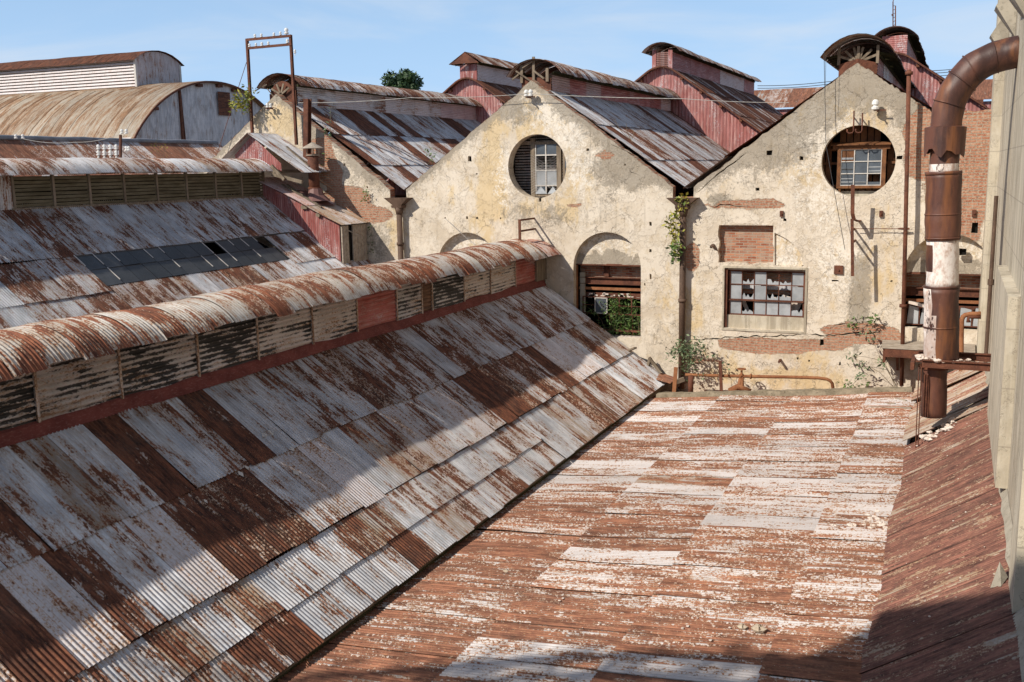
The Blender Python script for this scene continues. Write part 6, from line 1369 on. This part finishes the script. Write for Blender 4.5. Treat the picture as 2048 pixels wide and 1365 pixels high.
def crown_tree(name, label, base, h, cr, n, size, seed, mat='leafd', lobes=9, trunk_r=.2, cat='tree'):
    R = random.Random(seed); root = empty(name, base, label, cat); c0 = Vector(base) + Vector((0, 0, h)); ml = MB(); mt = MB()
    L = [(c0 + Vector((R.gauss(0, .45) * cr, R.gauss(0, .4) * cr, R.uniform(-.45, .5) * cr)), cr * R.uniform(.32, .55)) for _ in range(lobes)]
    mt.tube([Vector(base), Vector(base).lerp(c0, .6), c0], [trunk_r, trunk_r * .7, trunk_r * .3], 9, False)
    for c, r_ in L: mt.tube([Vector(base).lerp(c0, .55), c], [trunk_r * .4, trunk_r * .12], 6, False)
    for c, r_ in L:
        for k in range(n):
            d = Vector((R.gauss(0, 1), R.gauss(0, 1), R.gauss(0, 1))).normalized(); p = c + d * r_ * R.random() ** .35; a = Vector((R.gauss(0, 1), R.gauss(0, 1), R.gauss(0, 1))).normalized(); b = a.cross(d).normalized(); s = size * R.uniform(.6, 1.3)
            ml.poly([p - a * s, p + b * s * .45, p + a * s, p - b * s * .45], r=(R.random(), 0, 0, 0))
    mt.build('trunk', M['bark'], root, True); ml.build('crown', M[mat], root); return root
tb = onY(805, 172, 120)
crown_tree('distant_tree', 'round dark tree crown peeping above the whitish ridge lantern against the sky', (tb.x, tb.y, -12), tb.z + 12, 2.35, 300, .30, 5, lobes=14)

# ------------------------------------------------------------------ behind the camera: what throws the foreground shadows
OF = empty('shadow_block', (-9, -7, -12), 'plain rendered block added out of view to shade the lower right foreground', 'building')  # unseen block, added and sized to cast the lower right shadow
mb = MB(); mb.box(-13.0, -6.5, -9, -3.4, -12, 10.3); mb.build('wall', M['concrete'], OF)
mb = MB(); mb.box(-13.1, -6.4, -9.1, -3.3, 10.3, 10.5); mb.build('roof', M['cement'], OF)
TR = empty('rear_tree', (-16.5, -4, -12), 'bare-limbed tree behind the viewpoint', 'tree')
mb = MB(); mb.tube([(-16, -4.5, -12), (-15.6, -4.3, 0), (-15.2, -4.2, 5.4)], [.4, .28, .18], 10, False)
R_ = random.Random(77); ml = MB()
for (pts, r_) in (([(-12.8, -4, 8.9), (-14.2, -4.1, 8.8), (-15.4, -4.1, 8.6), (-16.8, -4.0, 7.95), (-17.8, -4, 7.2), (-19.2, -4, 6.3)], .16), ([(-12.8, -4.2, 8.1), (-14.2, -4.1, 8.1), (-15.8, -4.0, 7.7), (-16.8, -4, 7.1), (-17.6, -4, 6.5)], .13), ([(-15.4, -4.2, 5.4), (-15.2, -4.1, 6.6), (-14.3, -4.0, 7.5), (-13.4, -4, 8.0)], .16)):
    P = smooth([Vector(p) + Vector((.5, 0, .65)) for p in pts], 2); mb.tube(P, [r_ * (1 - .5 * i / len(P)) for i in range(len(P))], 7, False)
    for k in range(520):
        i = int(len(P) * (.15 + .8 * R_.random())); c = P[min(i, len(P) - 1)] + Vector((R_.gauss(0, .4), R_.gauss(0, .4), R_.gauss(-.35, .35))); d = Vector((R_.gauss(0, 1), R_.gauss(0, 1), R_.gauss(0, 1))).normalized(); u = d.cross(Vector((0, 1, .3))).normalized()
        ml.poly([c, c + d * .15 + u * .06, c + d * .32, c + d * .15 - u * .06], r=(R_.random(), 0, 0, 0))
mb.build('trunk', M['bark'], TR, True); ml.build('crown', M['leafd'], TR)

# ------------------------------------------------------------------ light, sky, camera
Ld = Vector((.70, 1.0, -.95)).normalized()
sun = bpy.data.lights.new('sun', 'SUN'); sun.energy = 5.0; sun.angle = math.radians(.53); sun.color = (1.0, .93, .82)
so = bpy.data.objects.new('sun', sun); COL.objects.link(so); so.rotation_euler = Ld.to_track_quat('-Z', 'Y').to_euler(); so.location = (-30, -40, 60)
el_ = math.asin(-Ld.z); az = math.atan2(-Ld.x, -Ld.y)
W = bpy.data.worlds.new('World'); S.world = W; W.use_nodes = True; nt = W.node_tree; bg = nt.nodes['Background']
sk = nt.nodes.new('ShaderNodeTexSky'); sk.sky_type = 'NISHITA'; sk.sun_disc = False; sk.sun_elevation = el_; sk.sun_rotation = az; sk.air_density = 1.0; sk.dust_density = .3; sk.ozone_density = 2.5
tc = nt.nodes.new('ShaderNodeTexCoord'); mp = nt.nodes.new('ShaderNodeMapping'); mp.inputs['Scale'].default_value = (1.6, 1.6, 7.5); nt.links.new(tc.outputs['Generated'], mp.inputs[0])
nz = nt.nodes.new('ShaderNodeTexNoise'); nz.inputs['Scale'].default_value = 1.7; nz.inputs['Detail'].default_value = 6; nz.inputs['Roughness'].default_value = .55; nz.inputs['Distortion'].default_value = .6; nt.links.new(mp.outputs[0], nz.inputs['Vector'])
mr = nt.nodes.new('ShaderNodeMapRange'); mr.interpolation_type = 'SMOOTHSTEP'; mr.inputs[1].default_value = .42; mr.inputs[2].default_value = .72; mr.inputs[3].default_value = 0; mr.inputs[4].default_value = .65; nt.links.new(nz.outputs[0], mr.inputs[0])
mx = nt.nodes.new('ShaderNodeMix'); mx.data_type = 'RGBA'; nt.links.new(mr.outputs[0], mx.inputs[0]); nt.links.new(sk.outputs[0], mx.inputs[6]); mx.inputs[7].default_value = (7.2, 7.9, 8.8, 1)
sx = nt.nodes.new('ShaderNodeSeparateXYZ'); nt.links.new(tc.outputs['Generated'], sx.inputs[0])
g2 = nt.nodes.new('ShaderNodeMapRange'); g2.inputs[1].default_value = 0; g2.inputs[2].default_value = .5; g2.inputs[3].default_value = .9; g2.inputs[4].default_value = 0; nt.links.new(sx.outputs[2], g2.inputs[0])
mh = nt.nodes.new('ShaderNodeMix'); mh.data_type = 'RGBA'; nt.links.new(g2.outputs[0], mh.inputs[0]); nt.links.new(sk.outputs[0], mh.inputs[6]); mh.inputs[7].default_value = (4.7, 7.2, 10.8, 1)
nt.links.new(mh.outputs[2], mx.inputs[6])
nt.links.new(mx.outputs[2], bg.inputs[0]); bg.inputs[1].default_value = .10
cam = bpy.data.cameras.new('camera'); co = bpy.data.objects.new('camera', cam); COL.objects.link(co); S.camera = co
cam.sensor_width = 36; cam.lens = 36 * F / 2048; cam.clip_end = 4000; cam.clip_start = .1
Mx = Matrix(((RX.x, -RX.y, -RX.z), (RY.x, -RY.y, -RY.z), (RZ.x, -RZ.y, -RZ.z)))   # columns: camera x, y(up), z(back) in world
co.matrix_world = Mx.to_4x4()
S.view_settings.view_transform = 'Standard'; S.view_settings.look = 'None'; S.view_settings.exposure = 0
S.cycles.max_bounces = 5; S.cycles.use_denoising = True
